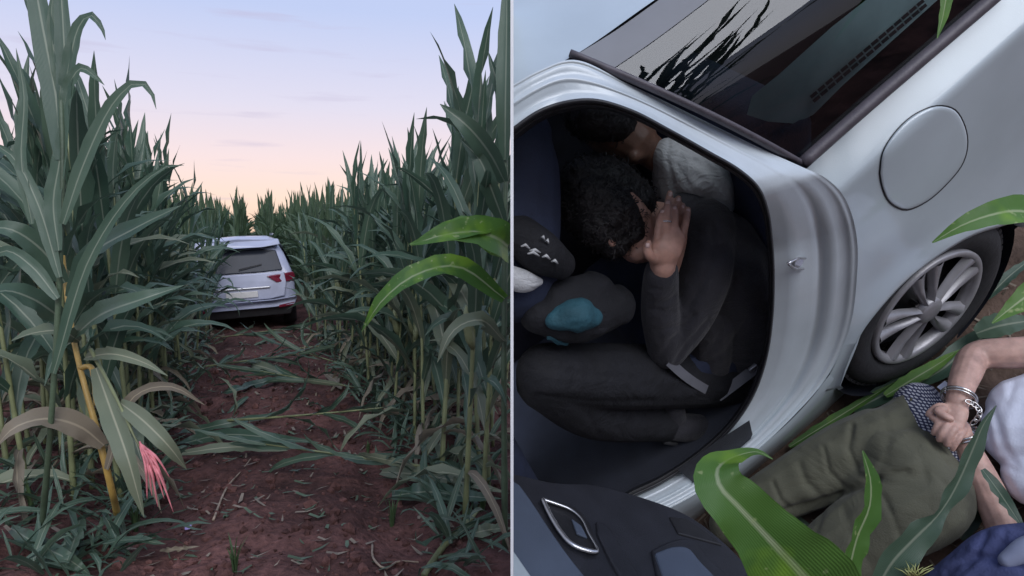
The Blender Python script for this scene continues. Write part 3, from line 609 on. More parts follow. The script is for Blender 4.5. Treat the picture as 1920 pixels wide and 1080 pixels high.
def glass_mat():
    m, t, b = new_mat('car window glass'); n = t.nodes.new; l = t.links.new
    tr = n('ShaderNodeBsdfTransparent'); tr.inputs[0].default_value = (.30, .37, .38, 1)
    gl = n('ShaderNodeBsdfGlossy'); gl.inputs[0].default_value = (.95, .97, 1, 1); gl.inputs[1].default_value = .015
    fr = n('ShaderNodeFresnel'); fr.inputs[0].default_value = 1.6; mxs = n('ShaderNodeMixShader')
    l(fr.outputs[0], mxs.inputs[0]); l(tr.outputs[0], mxs.inputs[1]); l(gl.outputs[0], mxs.inputs[2]); l(mxs.outputs[0], t.nodes['Material Output'].inputs[0]); return m
M['glass'] = glass_mat()
def plaid_mat():
    m, t, b = new_mat('checked cotton'); n = t.nodes.new; l = t.links.new
    c = n('ShaderNodeTexCoord'); w1 = n('ShaderNodeTexWave'); w2 = n('ShaderNodeTexWave'); w1.bands_direction = 'X'; w2.bands_direction = 'Z'
    for w in (w1, w2): w.inputs['Scale'].default_value = 42; w.inputs['Distortion'].default_value = .8; l(c.outputs['Object'], w.inputs[0])
    a = n('ShaderNodeMath'); a.operation = 'MULTIPLY'; l(w1.outputs['Fac'], a.inputs[0]); l(w2.outputs['Fac'], a.inputs[1])
    r = n('ShaderNodeValToRGB'); e = r.color_ramp.elements; e[0].position, e[1].position = .15, .45; e[0].color = (.035, .04, .09, 1); e[1].color = (.55, .56, .62, 1)
    l(a.outputs[0], r.inputs[0]); l(r.outputs[0], b.inputs['Base Color']); b.inputs['Roughness'].default_value = .9; return m
M['plaid'] = plaid_mat()

# ------------------------------------------------------------------ bank of soil under the car
def bank_h(u, v):
    p = Vector((u, v, 3.3)); return .02 * mnoise.noise(p * 4) + .014 * mnoise.noise(p * 11) + .008 * abs(mnoise.noise(p * 29)) - .02
bu = np.linspace(-1.1, 1.9, 130); bv = np.linspace(-1.3, .75, 95)
top = np.array([UVW(a, b, bank_h(a, b)) for a in bu for b in bv]); low = np.array([UVW(a, b, -.16) for a in bu for b in bv])
nb = len(bv); NT = len(top); Fc = grid_faces(len(bu), nb); Fl = [tuple(i + NT for i in q[::-1]) for q in Fc]; rim = []
def edge(idx):
    return [(idx[i + 1], idx[i], idx[i] + NT, idx[i + 1] + NT) for i in range(len(idx) - 1)]
rim += edge([i * nb for i in range(len(bu))]) + edge([i * nb + nb - 1 for i in range(len(bu))]) + edge(list(range(nb))) + edge([(len(bu) - 1) * nb + j for j in range(nb)])
M['dark_soil'] = mat('brown field soil', (.11, .075, .058), .95, 0, .5, 7, bump=.8, bscale=45, spec=.15)
tag(piece('earth_bank', np.vstack([top, low]), Fc + Fl + rim, M['dark_soil'], clip=True), kind='structure')

# ------------------------------------------------------------------ car body
car = thing('silver_car', UVW(0, -.1, 0), 'silver car with rear door open and people inside, parked on the bank', 'car')
def cp(name, V, Fc, mt, parent=None, **k): return piece(name, V, Fc, M[mt], parent or car, clip=True, **k)
# quarter panel: Coons patch in outline, its depth from the flank's section
CREASE = np.array([(1575., 362.), (1925., 50.)])
def line_side(x, y, A):                                         # signed pixel distance above a line
    d = A[1] - A[0]; nn = np.array([d[1], -d[0]]) / np.hypot(*d); return (np.array([x, y]) - A[0]) @ nn
ARCH = np.array([(1572, 735), (1590, 680), (1615, 626), (1652, 577), (1693, 533), (1738, 496), (1788, 462), (1830, 440), (1880, 424), (1945, 404)], float)
JO = np.array([(1506, 314), (1545, 332), (1578, 362), (1598, 405), (1608, 460), (1606, 530), (1598, 595), (1580, 652), (1556, 702), (1540, 735)], float)
archd = crs(ARCH, 200)
def flank_v(x, y):
    a = line_side(x, y, CREASE)                                 # >0 above the crease
    if a < 0: a = a
    v = 0.0
    s = 3.0; up_ = s * math.log1p(math.exp(min(60, a / s)))
    v -= up_ * .00088
    dn = max(0, -a); v -= .010 * (dn / 220) ** 2
    ad = np.min(np.hypot(archd[:, 0] - x, archd[:, 1] - y)); v += .016 * math.exp(-(ad / 26) ** 2)
    ja = line_side(x, y, CREASE)
    return v
nu_, nv_ = 64, 70
topc = crs([(1506, 314), (1690, 158), (1945, -72)], nu_); botc = crs(ARCH, nu_)
lefc = crs(JO, nv_); rigc = crs([(1945, -72), (1948, 180), (1945, 404)], nv_)
botc[0] = lefc[-1]
V = []
for i in range(nv_):
    b = i / (nv_ - 1)
    for j in range(nu_):
        a = j / (nu_ - 1)
        p = (1 - b) * topc[j] + b * botc[j] + (1 - a) * lefc[i] + a * rigc[i] - ((1 - a) * (1 - b) * topc[0] + a * (1 - b) * topc[-1] + (1 - a) * b * botc[0] + a * b * botc[-1])
        V.append(SV(p[0], p[1], flank_v(*p)))
V = np.array(V); Fq = grid_faces(nv_, nu_)
# returned lip along the wheel arch
k0 = len(V); lip = [V[(nv_ - 1) * nu_ + j] - Vv * .05 for j in range(nu_)]; V = np.vstack([V, lip])
Fq += [((nv_ - 1) * nu_ + j, (nv_ - 1) * nu_ + j + 1, k0 + j + 1, k0 + j) for j in range(nu_ - 1)]
cp('quarter_panel', V, Fq, 'silver')
# fuel flap in its gap
FL = np.array([(1649, 325), (1655, 285), (1680, 245), (1715, 214), (1757, 198), (1790, 205), (1808, 232), (1815, 268), (1806, 306), (1775, 346), (1735, 380), (1697, 394), (1668, 380), (1654, 352)], float)
FLc = crs(np.vstack([FL, FL[:1]]), 57)[:-1]; cen = FL.mean(0)
def flap_ring(s, dv): return [SV(*(cen + (p - cen) * s), flank_v(*(cen + (p - cen) * s)) + dv) for p in FLc]
n = len(FLc)
cp('flap_gap', np.array(flap_ring(1.012, .0012) + flap_ring(.975, .0012)), grid_faces(2, n, closed_v=True), 'seal')
rings = [flap_ring(.985, .0005), flap_ring(.980, .0030), flap_ring(.965, .0042)] + [flap_ring(s, .0045) for s in (.9, .75, .6, .45, .3, .15, .04)]
cp('fuel_flap', np.array([p for r in rings for p in r]), grid_faces(len(rings), n, closed_v=True) + [tuple(range((len(rings) - 1) * n, len(rings) * n))], 'silver')
# door frame: swept bands between the body edge and the rubber seal
C0 = crs([(930, 172), (962, 158), (1010, 132), (1076, 112), (1180, 158), (1300, 216), (1420, 275), (1506, 314), (1545, 332), (1578, 362), (1598, 405), (1608, 460), (1606, 530), (1598, 595), (1580, 652), (1545, 715), (1490, 778), (1430, 835), (1360, 890), (1290, 935), (1215, 972), (1150, 1000)], 160)
C3 = crs([(930, 268), (962, 240), (1010, 207), (1060, 190), (1115, 186), (1185, 206), (1255, 242), (1330, 284), (1388, 318), (1424, 352), (1441, 395), (1449, 455), (1452, 520), (1449, 600), (1437, 676), (1412, 745), (1368, 808), (1300, 868), (1235, 910), (1180, 936), (1150, 955), (1100, 985)], 160)
C0 = arc(C0, 160); C3 = arc(C3, 160)
band = [(0, 0), (.02, -.003), (.045, -.006), (.07, -.002), (.10, -.008), (.15, -.014), (.24, -.016), (.33, -.020), (.40, -.034), (.45, -.042), (.49, -.038), (.55, -.040), (.68, -.044), (.78, -.046), (.84, -.052), (.92, -.060), (1.0, -.066)]
pitchv = np.interp(np.linspace(0, 1, 160), [0, .1, .28, .42, 1], [-.27, -.25, -.13, 0, 0])      # the pillar leans in towards the roof
gsg = np.interp(np.linspace(0, 1, 160), [0, .25, .40, .5, 1], [-.7, -.7, -.1, 1, 1])       # roof side of the frame tilted up to brighten it; the rest steps in
V = np.array([SV(*((1 - t) * C0[j] + t * C3[j]), dv * gsg[j] + pitchv[j]) for t, dv in band for j in range(160)])
cp('door_frame', V, grid_faces(len(band), 160), 'silver_jamb')
V = np.array([SV(*(C3[j]), -.125 + pitchv[j]) for j in range(160)])
ctr = np.array([1230., 560.])
def inward(s, dv): return np.array([SV(*(C3[j] + (ctr - C3[j]) * s), dv + .066 - .066 * gsg[j] + pitchv[j]) for j in range(160)])
rows = [inward(-.004, -.060), inward(.002, -.052), inward(.012, -.050), inward(.020, -.056), inward(.023, -.075), inward(.028, -.070), inward(.036, -.074), inward(.042, -.10), inward(.05, -.16)]
cp('door_seal', np.vstack(rows), grid_faces(len(rows), 160), 'seal')
# sill below the door frame and lower body edge
S1 = crs([(1556, 702), (1520, 748), (1470, 800), (1410, 850), (1340, 905), (1260, 950), (1180, 995)], 40); S2 = crs([(1592, 738), (1540, 785), (1480, 838), (1430, 880), (1380, 925), (1310, 985), (1220, 1040)], 40)
V = np.array([SV(*((1 - t) * S1[j] + t * S2[j]), dv) for t, dv in ((0, -.004), (.2, .0), (.45, -.03), (.7, -.08), (1, -.15)) for j in range(40)])
cp('sill', V, grid_faces(5, 40), 'silver')
# scuff plate on the sill
S3 = [(1405, 788), (1411, 815), (1400, 838), (1330, 888), (1300, 905), (1270, 880), (1340, 830)]
V = np.array([SV(x, y, -.035) for x, y in S3]); cp('scuff_plate', V, [tuple(range(len(S3)))], 'door_trim', smooth=False)
# lock striker on the frame
st = SV(1496, 492, -.042); sq = car
stk = cp('door_striker', *tube_geo([st - Vv * .03, st + Vv * .004], [.017, .015], 14), 'chrome', sharp=40)
loop = [SV(x, y, d) for x, y, d in [(1510, 484, -.04), (1496, 484, -.012), (1477, 494, .0), (1490, 505, -.012), (1506, 504, -.04)]]
cp('striker_loop', *tube_geo(arc(np.array(loop), 16), .0035, 8), 'chrome', stk)
# roof, drip strip, glass and its seals
def rv(x, y):                                                   # depth of roof and window edge
    return 0
RA = [(900, 192), (962, 158), (1076, 104), (1220, 5), (1330, -70)]; RB = [(860, 60), (930, -10), (1040, -60), (1160, -140), (1270, -200)]
ra = crs([SV(x, y, -.285) for x, y in RA], 40)
V = np.array([ra[j] + (-Vv * .75 * t + Wv * (.10 * t - .08 * t * t)) - U * 0 for t in np.linspace(0, 1, 10) for j in range(40)])
ext = np.array([ra[0] + U * .5, ra[-1] - U * 1.0])
V2 = np.array([p for t in np.linspace(0, 1, 10) for p in ([ext[0] - Vv * .75 * t + Wv * (.10 * t - .08 * t * t)] + [V[int(round(t * 9)) * 40 + j] for j in range(40)] + [ext[1] - Vv * .75 * t + Wv * (.10 * t - .08 * t * t)])])
cp('roof', V2, grid_faces(10, 42), 'silver')
G_low = [(1500, 306), (1620, 200), (1760, 80), (1900, -40)]; G_up = [(1078, 104), (1150, 60), (1235, 0), (1330, -70)]
gl, gu = crs([SV(x, y, -.045) for x, y in G_low], 30), crs([SV(x, y, -.28) for x, y in G_up], 30)
def glass_pt(j, t, off=0.0):
    p = gl[j] + (gu[j] - gl[j]) * t; nn = nrm(np.cross(gu[j] - gl[j], gl[-1] - gl[0])); nn = nn if nn @ Vv > 0 else -nn
    return p + nn * (.055 * math.sin(math.pi * t) + off)
V = np.array([glass_pt(j, t) for t in np.linspace(0, 1, 20) for j in range(30)]); cp('side_window', V, grid_faces(20, 30), 'glass')
V = np.array([glass_pt(j, t, .003) for t in (.865, .90, .95, 1.0) for j in range(30)]); cp('window_border', V, grid_faces(4, 30), 'trim_grey')
fr = np.array([glass_pt(0, t, .004) for t in np.linspace(-.02, 1.02, 30)]); cp('window_seal', *tube_geo(fr, .0115, 10, .7), 'trim_brown')
lo = np.array([glass_pt(j, -.004, .004) for j in range(30)]); cp('window_seal', *tube_geo(lo, .0195, 10, .8), 'trim_brown')
# behind the glass: grey shelf with a slotted vent
SH = [(1400, 215), (1440, 228), (1490, 232), (1525, 215), (1580, 160), (1680, 70), (1780, -20), (1700, -60), (1560, 50), (1460, 140), (1410, 180)]
sh = cp('parcel_shelf', np.array([SV(x, y, -.20) for x, y in SH]), [tuple(range(len(SH)))], 'shelf', smooth=False)
for i in range(15):
    t = i / 14; x, y = 1530 + 200 * t, 196 - 172 * t
    for k in range(2):
        P = [(x - 7 - 5 * k, y - 8 - 8 * k), (x + 5 - 5 * k, y - 18 - 8 * k), (x + 9 - 5 * k, y - 13 - 8 * k), (x - 3 - 5 * k, y - 3 - 8 * k)]
        cp('vent_slot', np.array([SV(a, b, -.194) for a, b in P]), [(0, 1, 2, 3)], 'seal', sh, smooth=False)
# dark cabin: far side, floor, roof lining, rear wheel well
V = np.array([UVW(a, b, c) for a, b, c in [(-.56, -.95, .2), (1.7, -.95, .2), (1.7, -.95, 1.62), (-.56, -.95, 1.62)]]); cp('cabin_side', V, [(0, 1, 2, 3)], 'interior', smooth=False)
V = np.array([UVW(a, b, c) for a, b, c in [(-.56, -.06, .27), (1.7, -.06, .27), (1.7, -.95, .27), (-.56, -.95, .27)]]); cp('cabin_floor', V, [(0, 1, 2, 3)], 'interior', smooth=False)
V = np.array([UVW(a, b, c) for a, b, c in [(.14, -.10, .3), (.14, -.95, .3), (.06, -.95, .86), (.06, -.12, .86)]]); cp('cabin_bulkhead', V, [(0, 1, 2, 3)], 'interior', smooth=False)
V = np.array([UVW(a, b, c) for a, b, c in [(-.56, -.10, .27), (-.56, -.95, .27), (-.56, -.95, 1.62), (-.56, -.36, 1.62), (-.56, -.12, 1.15)]]); cp('cabin_rear', V, [(0, 1, 2, 3, 4)], 'interior', smooth=False)
def rbox(c, su, sv_, sw, r=.05, tilt=0.0):                        # rounded block in the car's frame
    bm = bmesh.new(); bmesh.ops.create_cube(bm, size=1); bmesh.ops.scale(bm, vec=(su, sv_, sw), verts=bm.verts[:])
    bmesh.ops.bevel(bm, geom=bm.edges[:] + bm.verts[:], offset=r, segments=4, profile=.5, affect='EDGES')
    V = np.array([v.co for v in bm.verts]); Fc = [tuple(v.index for v in f.verts) for f in bm.faces]; bm.free()
    ct, stt = math.cos(tilt), math.sin(tilt); V = np.stack([V[:, 0] * ct + V[:, 2] * stt, V[:, 1], -V[:, 0] * stt + V[:, 2] * ct], 1) + np.array(c)
    return ORG + V[:, :1] * U + V[:, 1:2] * Vv + V[:, 2:3] * Wv, Fc
cp('rear_seat', *rbox((.48, -.52, .46), .56, .66, .22, .06), 'seat')
cp('rear_seat_back', *rbox((.22, -.52, .82), .16, .66, .70, .06, -.22), 'seat')
cp('front_seat_back', *rbox((1.30, -.42, .85), .18, .50, .85, .08, -.2), 'seat')
cp('front_seat', *rbox((1.60, -.42, .5), .5, .5, .2, .06), 'seat')
# seat belt with buckle
def strap(name, pts, wd, mt, parent=None):
    P = arc(crs(np.array(pts), 30), 14); T = nrm(np.gradient(P, axis=0)); S = nrm(np.cross(T, -FWD + Vv * .2)); V = np.concatenate([P + S * wd / 2, P - S * wd / 2]); n = len(P)
    return cp(name, V, [(i, i + 1, n + i + 1, n + i) for i in range(n - 1)], mt, parent)
M['belt'] = mat('grey belt webbing', (.17, .175, .20), .7, 0, .1, 20, bump=.3, bscale=500)
# wheel: tyre and cover turned about the hub
HUB = UVW(0, 0, .31)
def lathe(prof, n=64, sh=1.0):                                    # profile of (radius, v)
    th = np.linspace(0, 2 * math.pi, n, endpoint=False)
    V = np.array([HUB + Vv * dv + r * (math.cos(t) * U + math.sin(t) * Wv) for r, dv in prof for t in th]); return V, grid_faces(len(prof), n, closed_v=True)
wh = thing('wheel', (0, 0, 0), None, None); wh.parent = car; wh.location = tuple(HUB - np.array(car.location))
TZ = -.012
cp('tyre', *lathe([(.200, TZ - .20), (.205, TZ - .205), (.30, TZ - .20), (.312, TZ - .17), (.314, TZ - .10), (.311, TZ - .04), (.300, TZ - .012), (.285, TZ + .002), (.262, TZ + .010), (.240, TZ + .009), (.222, TZ + .002), (.212, TZ - .008), (.206, TZ - .03)]), 'rubber', wh)
TB = []
for i in range(64):                                              # tread blocks round the shoulder
    a = i * 2 * math.pi / 64; er, et = math.cos(a) * U + math.sin(a) * Wv, -math.sin(a) * U + math.cos(a) * Wv
    for dv, wd, rr in ((-.045, .05, .311), (-.105, .045, .315), (-.16, .045, .312)):
        TB.append(box_geo(HUB + er * rr + Vv * (TZ + dv) + et * (.006 if dv < -.08 else 0), .020, wd, .012, np.array([et, Vv, er])))
cp('tread', *join(TB), 'rubber', wh, smooth=False)
cov = cp('wheel_cover', *lathe([(.209, TZ - .03), (.2095, TZ + .004), (.204, TZ + .008), (.192, TZ + .006), (.184, TZ - .004), (.183, TZ - .03)]), 'alloy_cover', wh)
cp('dark_backing', *lathe([(.19, TZ - .075), (.05, TZ - .072), (.04, TZ - .03), (.001, TZ - .03)], 48), 'seal', wh)  # added black backing, stands for the shade between the spokes
def spoke(ang, w0, w1, skew):
    V = []
    for r, ww, z in ((.030, w0, .010), (.07, w0 * .85, .006), (.12, (w0 + w1) / 2, .002), (.165, w1, .002), (.190, w1 * 1.25, .004)):
        for s, dz in ((-1, -.018), (-.75, .0), (0, .006), (.75, .0), (1, -.018)):
            a = ang + skew * (r - .03) / .16; c, d = math.cos(a), math.sin(a); e = s * ww / 2
            V.append(HUB + Vv * (TZ + z + dz) + U * (c * r - d * e) + Wv * (d * r + c * e))
    return np.array(V), grid_faces(5, 5)
for k in range(5):
    a0 = k * 2 * math.pi / 5 + .42
    cp('spoke', *spoke(a0 - .30, .018, .042, .12), 'alloy_cover', wh, sharp=60); cp('spoke', *spoke(a0 + .30, .018, .042, -.12), 'alloy_cover', wh, sharp=60)
    for s in (-1, 1):
        pass
    a1 = a0 + math.pi / 5
    p = HUB + Vv * (TZ - .012) + .055 * (math.cos(a1) * U + math.sin(a1) * Wv); cp('wheel_nut', *tube_geo([p - Vv * .02, p + Vv * .008], [.009, .0075], 6), 'steel', wh, smooth=False)
cp('hub_cap', *lathe([(.046, TZ - .01), (.045, TZ + .010), (.040, TZ + .015), (.020, TZ + .017), (.001, TZ + .018)], 40), 'alloy_cover', wh)
V, Fc = lathe([(.36, -.03), (.37, -.06), (.37, -.30), (.1, -.30)], 48); cp('wheel_well', V, Fc, 'interior')
# bumper edge behind the wheel
cp('bumper_edge', *rbox((-.47, -.10, .40), .16, .16, .26, .04), 'silver')

# ------------------------------------------------------------------ open rear door, seen on its trim side
d0, d1, d2 = PX(962, 1075, 1.42), PX(1110, 900, 1.78), PX(1420, 1075, 1.62)
dn_ = nrm(np.cross(d1 - d0, d2 - d0)); dn_ = dn_ if dn_ @ (CAM - d0) > 0 else -dn_
def DP(x, y, off=0.0): r = ray(x, y); return CAM + r * (((d0 + dn_ * off - CAM) @ dn_) / (r @ dn_))
door = thing('door', (0, 0, 0), None, None); door.parent = car; door.location = tuple(DP(1110, 1000) - np.array(car.location))
tag(door, 'open rear door with black trim and silver handle')
def plate(name, out, off, th, mt, parent=door, bev=.004, holes=None):
    n = len(out); V = np.array([DP(x, y, off) for x, y in out] + [DP(x, y, off) - dn_ * th for x, y in out])
    return cp(name, V, [tuple(range(n)), tuple(range(n, 2 * n))[::-1]] + [(i, i + n, (i + 1) % n + n, (i + 1) % n) for i in range(n)], mt, parent, smooth=False, bevel=bev)
plate('trim_panel', [tuple(p) for p in crs([(900, 880), (962, 888), (1040, 905), (1110, 908), (1180, 925), (1255, 950), (1300, 972), (1350, 1010), (1400, 1060), (1470, 1150)], 30)] + [(1300, 1260), (900, 1260)], 0, .05, 'door_trim')
plate('cloth_insert', [tuple(p) for p in crs([(900, 905), (965, 902), (990, 930), (1030, 990), (1065, 1040), (1120, 1110), (1160, 1170)], 20)] + [(1040, 1240), (900, 1240)], .006, .012, 'door_cloth')
plate('door_edge', [(900, 1010), (962, 1030), (1000, 1085), (1040, 1160), (900, 1160)], .014, .012, 'silver')
plate('trim_ridge', [tuple(p) for p in crs([(1118, 975), (1140, 985), (1175, 1040), (1210, 1100), (1190, 1110), (1150, 1060), (1120, 1000)], 20)], .008, .012, 'door_trim', bev=.006)
plate('door_pull', [tuple(p) for p in crs([(1228, 1036), (1262, 1024), (1290, 1026), (1312, 1050), (1350, 1100), (1300, 1140), (1245, 1085)], 24)], .014, .012, 'door_cloth', bev=.005)
plate('pull_rim', [tuple(p) for p in crs([(1222, 1030), (1262, 1012), (1300, 1012), (1330, 1045), (1385, 1110), (1350, 1150), (1240, 1110)], 24)], .009, .012, 'door_trim', bev=.005)
plate('trim_pocket', [(1255, 968), (1290, 972), (1330, 1000), (1355, 1022), (1310, 1010), (1272, 1000)], .005, .008, 'seal', bev=.003)
hb = plate('handle', [tuple(p) for p in crs([(1014, 934), (1060, 944), (1092, 962), (1124, 1032), (1120, 1036), (1080, 1024), (1052, 1000), (1030, 965)], 30)], .008, .01, 'seal', bev=.002)
ringp = crs([(1018, 936), (1030, 962), (1050, 995), (1070, 1018), (1095, 1030), (1120, 1033), (1104, 1000), (1090, 972), (1070, 955), (1045, 945), (1018, 936)], 50)
V, Fc = tube_geo(np.array([DP(x, y, .016) for x, y in ringp]), np.interp(np.linspace(0, 1, 50), [0, .15, .45, .55, .7, .9, 1], [.0055, .006, .006, .003, .0028, .005, .0055]), 8, .8); cp('handle_ring', V, Fc, 'chrome', hb)
plate('handle_lever', [(1072, 972), (1090, 985), (1102, 1008), (1082, 1000)], .014, .006, 'door_cloth', hb, .002)
# ================================================================== people
def seg_d(P, A):                                                # pixel distance of points P to polyline A
    best = np.full(len(P), 1e9)
    for a, b in zip(A[:-1], A[1:]):
        a, b = np.array(a, float), np.array(b, float); d = b - a; t = np.clip(((P - a) @ d) / (d @ d), 0, 1); best = np.minimum(best, np.linalg.norm(P - (a + t[:, None] * d), axis=1))
    return best
def solid(name, tubes, mt, parent, voxel=.006, smooth=4, folds=(), rough=0.0, rscale=9.0, up=None, n=14, seed=0):
    """one continuous surface grown round tapering limbs; folds press real creases into it"""
    geo = []
    for tb in tubes:
        pts = np.array([t[0] for t in tb['p']]); r = np.array([t[1] for t in tb['p']])
        Pd = crs(np.column_stack([pts, r]), max(8, 5 * len(pts))) if len(pts) > 2 else crs(np.column_stack([pts, r]), 6)
        geo.append(tube_geo(Pd[:, :3], np.abs(Pd[:, 3]), n, tb.get('flat', 1.0), tb.get('up', Wv if up is None else up), True, True))
    V, Fc = join(geo); me = make_mesh('tmp', V, Fc); o = bpy.data.objects.new('tmp', me); COL.objects.link(o)
    bm = bmesh.new(); bm.from_mesh(me); bmesh.ops.recalc_face_normals(bm, faces=bm.faces[:]); bm.to_mesh(me); bm.free()
    m = o.modifiers.new('r', 'REMESH'); m.mode = 'VOXEL'; m.voxel_size = voxel
    s = o.modifiers.new('s', 'SMOOTH'); s.factor = .5; s.iterations = smooth
    ev = o.evaluated_get(bpy.context.evaluated_depsgraph_get()); m2 = ev.to_mesh()
    nv = len(m2.vertices); co = np.empty(nv * 3, 'f4'); m2.vertices.foreach_get('co', co); co = co.reshape(-1, 3).astype(float)
    no = np.empty(nv * 3, 'f4'); m2.vertices.foreach_get('normal', no); no = no.reshape(-1, 3).astype(float)
    Fc = [tuple(p.vertices) for p in m2.polygons]; ev.to_mesh_clear(); bpy.data.objects.remove(o); bpy.data.meshes.remove(me)
    disp = np.zeros(nv); px, _ = proj(co)
    for A, wd, dp in folds:
        d = seg_d(px, A); t_ = np.array([mnoise.noise(Vector((a / 45, b / 45, wd))) for a, b in px]) * .5 + .6; disp -= dp * t_ * (.75 * np.exp(-(d / wd) ** 2) - .30 * np.exp(-((d - 2.4 * wd) / (1.8 * wd)) ** 2))
    if rough: disp += rough * np.array([mnoise.noise(Vector(c) * rscale + Vector((seed, 0, 0))) + .5 * mnoise.noise(Vector(c) * rscale * 2.3) for c in co])
    facing = np.clip((no * nrm(CAM - co)).sum(1) * 1.5, 0, 1) if folds else 1.0
    co = co + no * (disp * (facing if folds else 1))[:, None]
    return piece(name, co, Fc, M[mt], parent, clip=True)
def strands(o, parent, n=1100):                                   # short curly strands rooted all over the hair
    rg = np.random.default_rng(5); me = o.data; vs = me.vertices; base = world_of(parent); parts = []
    for i in rg.choice(len(vs), n):
        p = np.array(vs[i].co) + base; nn = np.array(vs[i].normal)
        if p[0] < .03: continue
        t = nrm(np.cross(nn, rg.normal(size=3))); a = p - nn * .003; l = rg.uniform(.012, .026)
        P = np.array([a, a + nn * l * .45 + t * l * .25, a + nn * l * .55 + t * l * .8, a + nn * l * .2 + t * l * 1.1]); s = nrm(np.cross(t, nn)) * rg.uniform(.0008, .0016)
        parts.append((np.vstack([P + s, P - s]), [(0, 1, 5, 4), (1, 2, 6, 5), (2, 3, 7, 6)]))
    v, f = join(parts); tag(piece('hair_strands', v, f, M['hair'], parent), kind='stuff')
G = lambda x, y, w, r: (GW(x, y, w), r)
M['nail'] = mat('finger nail', (.60, .42, .38), .3, 0, .05, 20)
# ---- person lying on the soil, hands cuffed behind the back
lp = thing('person', GW(1800, 850, 0), 'person lying face down in white T-shirt and olive trousers, wrists cuffed behind the back', 'person')
def fingerp(pts, r): return {'p': [(GW(x, y, w), rr) for (x, y, w), rr in zip(pts, r)]}
body = [{'p': [G(1960, 800, .13, .11), G(2060, 795, .14, .13), G(2180, 780, .13, .12)], 'flat': .7},
        {'p': [G(2180, 780, .13, .055), G(2260, 770, .12, .055)]}, {'p': [G(2270, 770, .12, .085), G(2330, 765, .12, .08)]},
        {'p': [G(2120, 690, .17, .055), G(1990, 664, .20, .050), G(1890, 662, .215, .046), G(1832, 668, .22, .044), G(1812, 700, .25, .041), G(1800, 735, .275, .034), G(1796, 752, .28, .031)]},
        {'p': [G(2130, 940, .13, .055), G(2010, 1040, .09, .05), G(1905, 1025, .09, .047), G(1872, 962, .12, .045), G(1842, 898, .16, .041), G(1818, 848, .20, .034), G(1806, 822, .225, .030)]},
        # hand of the upper arm: palm, thumb and curled fingers
        {'p': [G(1796, 752, .28, .027), G(1790, 775, .285, .034), G(1786, 795, .28, .030)], 'flat': .55},
        fingerp([(1778, 764, .29), (1760, 762, .30), (1745, 772, .295), (1740, 777, .29)], [.011, .0105, .0095, .008]),
        fingerp([(1770, 768, .305), (1758, 770, .315), (1772, 780, .318), (1783, 785, .312)], [.0115, .011, .0105, .009]),
        fingerp([(1775, 786, .29), (1758, 788, .30), (1747, 782, .295)], [.0105, .010, .009]),
        # hand of the lower arm: palm and four fingers closed over the other hand
        {'p': [G(1806, 822, .225, .027), G(1798, 808, .245, .033), G(1786, 795, .255, .030)], 'flat': .6},
        fingerp([(1776, 785, .275), (1764, 790, .295), (1755, 803, .292), (1751, 812, .28)], [.0105, .0105, .0095, .0085]),
        fingerp([(1786, 790, .275), (1775, 797, .298), (1766, 812, .295), (1761, 824, .28)], [.011, .0108, .010, .009]),
        fingerp([(1797, 797, .272), (1788, 805, .294), (1779, 821, .29), (1775, 833, .275)], [.011, .0108, .010, .009]),
        fingerp([(1806, 808, .262), (1799, 820, .278), (1791, 832, .272), (1786, 842, .258)], [.0095, .0095, .009, .008])]
solid('body', body, 'skin_light', lp, .0036, 3)
tr = [{'p': [G(1712, 788, .13, .085), G(1680, 825, .135, .118), G(1600, 858, .12, .118), G(1505, 902, .10, .098), G(1415, 950, .09, .078), G(1370, 985, .08, .07)]},
      {'p': [G(1768, 880, .13, .085), G(1738, 925, .14, .130), G(1650, 985, .12, .122), G(1560, 1045, .10, .105), G(1470, 1110, .09, .085)]},
      {'p': [G(1735, 835, .13, .095), G(1705, 880, .14, .150), G(1660, 920, .12, .12)]}]
FO = [([(1700, 748), (1722, 790), (1752, 838), (1790, 885)], 4, .008), ([(1645, 900), (1590, 922), (1520, 945), (1450, 965)], 7, .028), ([(1645, 900), (1675, 888), (1700, 884)], 6, .010),
      ([(1598, 800), (1590, 840), (1612, 890), (1640, 905)], 5, .012), ([(1545, 840), (1555, 885), (1590, 915)], 4, .009), ([(1500, 872), (1512, 905), (1545, 932)], 7, .008),
      ([(1450, 905), (1462, 935), (1480, 952)], 4, .008), ([(1655, 765), (1668, 815), (1655, 870), (1648, 895)], 9, .006),
      ([(1545, 960), (1528, 1000), (1540, 1060)], 4, .009), ([(1500, 990), (1492, 1030), (1500, 1075)], 6, .007), ([(1580, 955), (1600, 1010), (1640, 1065)], 9, .007),
      ([(1655, 930), (1675, 970), (1690, 1010)], 5, .008), ([(1705, 820), (1728, 862), (1740, 905)], 8, .005), ([(1755, 890), (1778, 915), (1805, 925)], 4, .005)]
solid('trousers', tr, 'olive', lp, .006, 5, FO, .006, 9)
solid('underwear', [{'p': [G(1722, 762, .13, .075), G(1745, 800, .14, .09), G(1775, 845, .14, .09), G(1788, 870, .13, .075)]}], 'plaid', lp, .006, 3, (), .003, 30)
sh_ = [{'p': [G(1936, 812, .14, .125), G(2000, 812, .15, .175), G(2100, 800, .15, .19), G(2180, 795, .14, .15)], 'flat': .85}, {'p': [G(1925, 770, .14, .10), G(2000, 760, .15, .12)]}, {'p': [G(1945, 895, .12, .085), G(2050, 880, .13, .12)]},
       {'p': [G(1958, 668, .20, .062), G(2050, 690, .19, .075), G(2120, 720, .18, .09)]}]
solid('shirt', sh_, 'white_shirt', lp, .006, 5, [([(1860, 760), (1880, 830), (1925, 900)], 7, .007), ([(1850, 800), (1870, 880), (1915, 940)], 5, .007), ([(1900, 720), (1880, 780)], 8, .005), ([(1870, 870), (1900, 880)], 6, .006)], .002, 9)
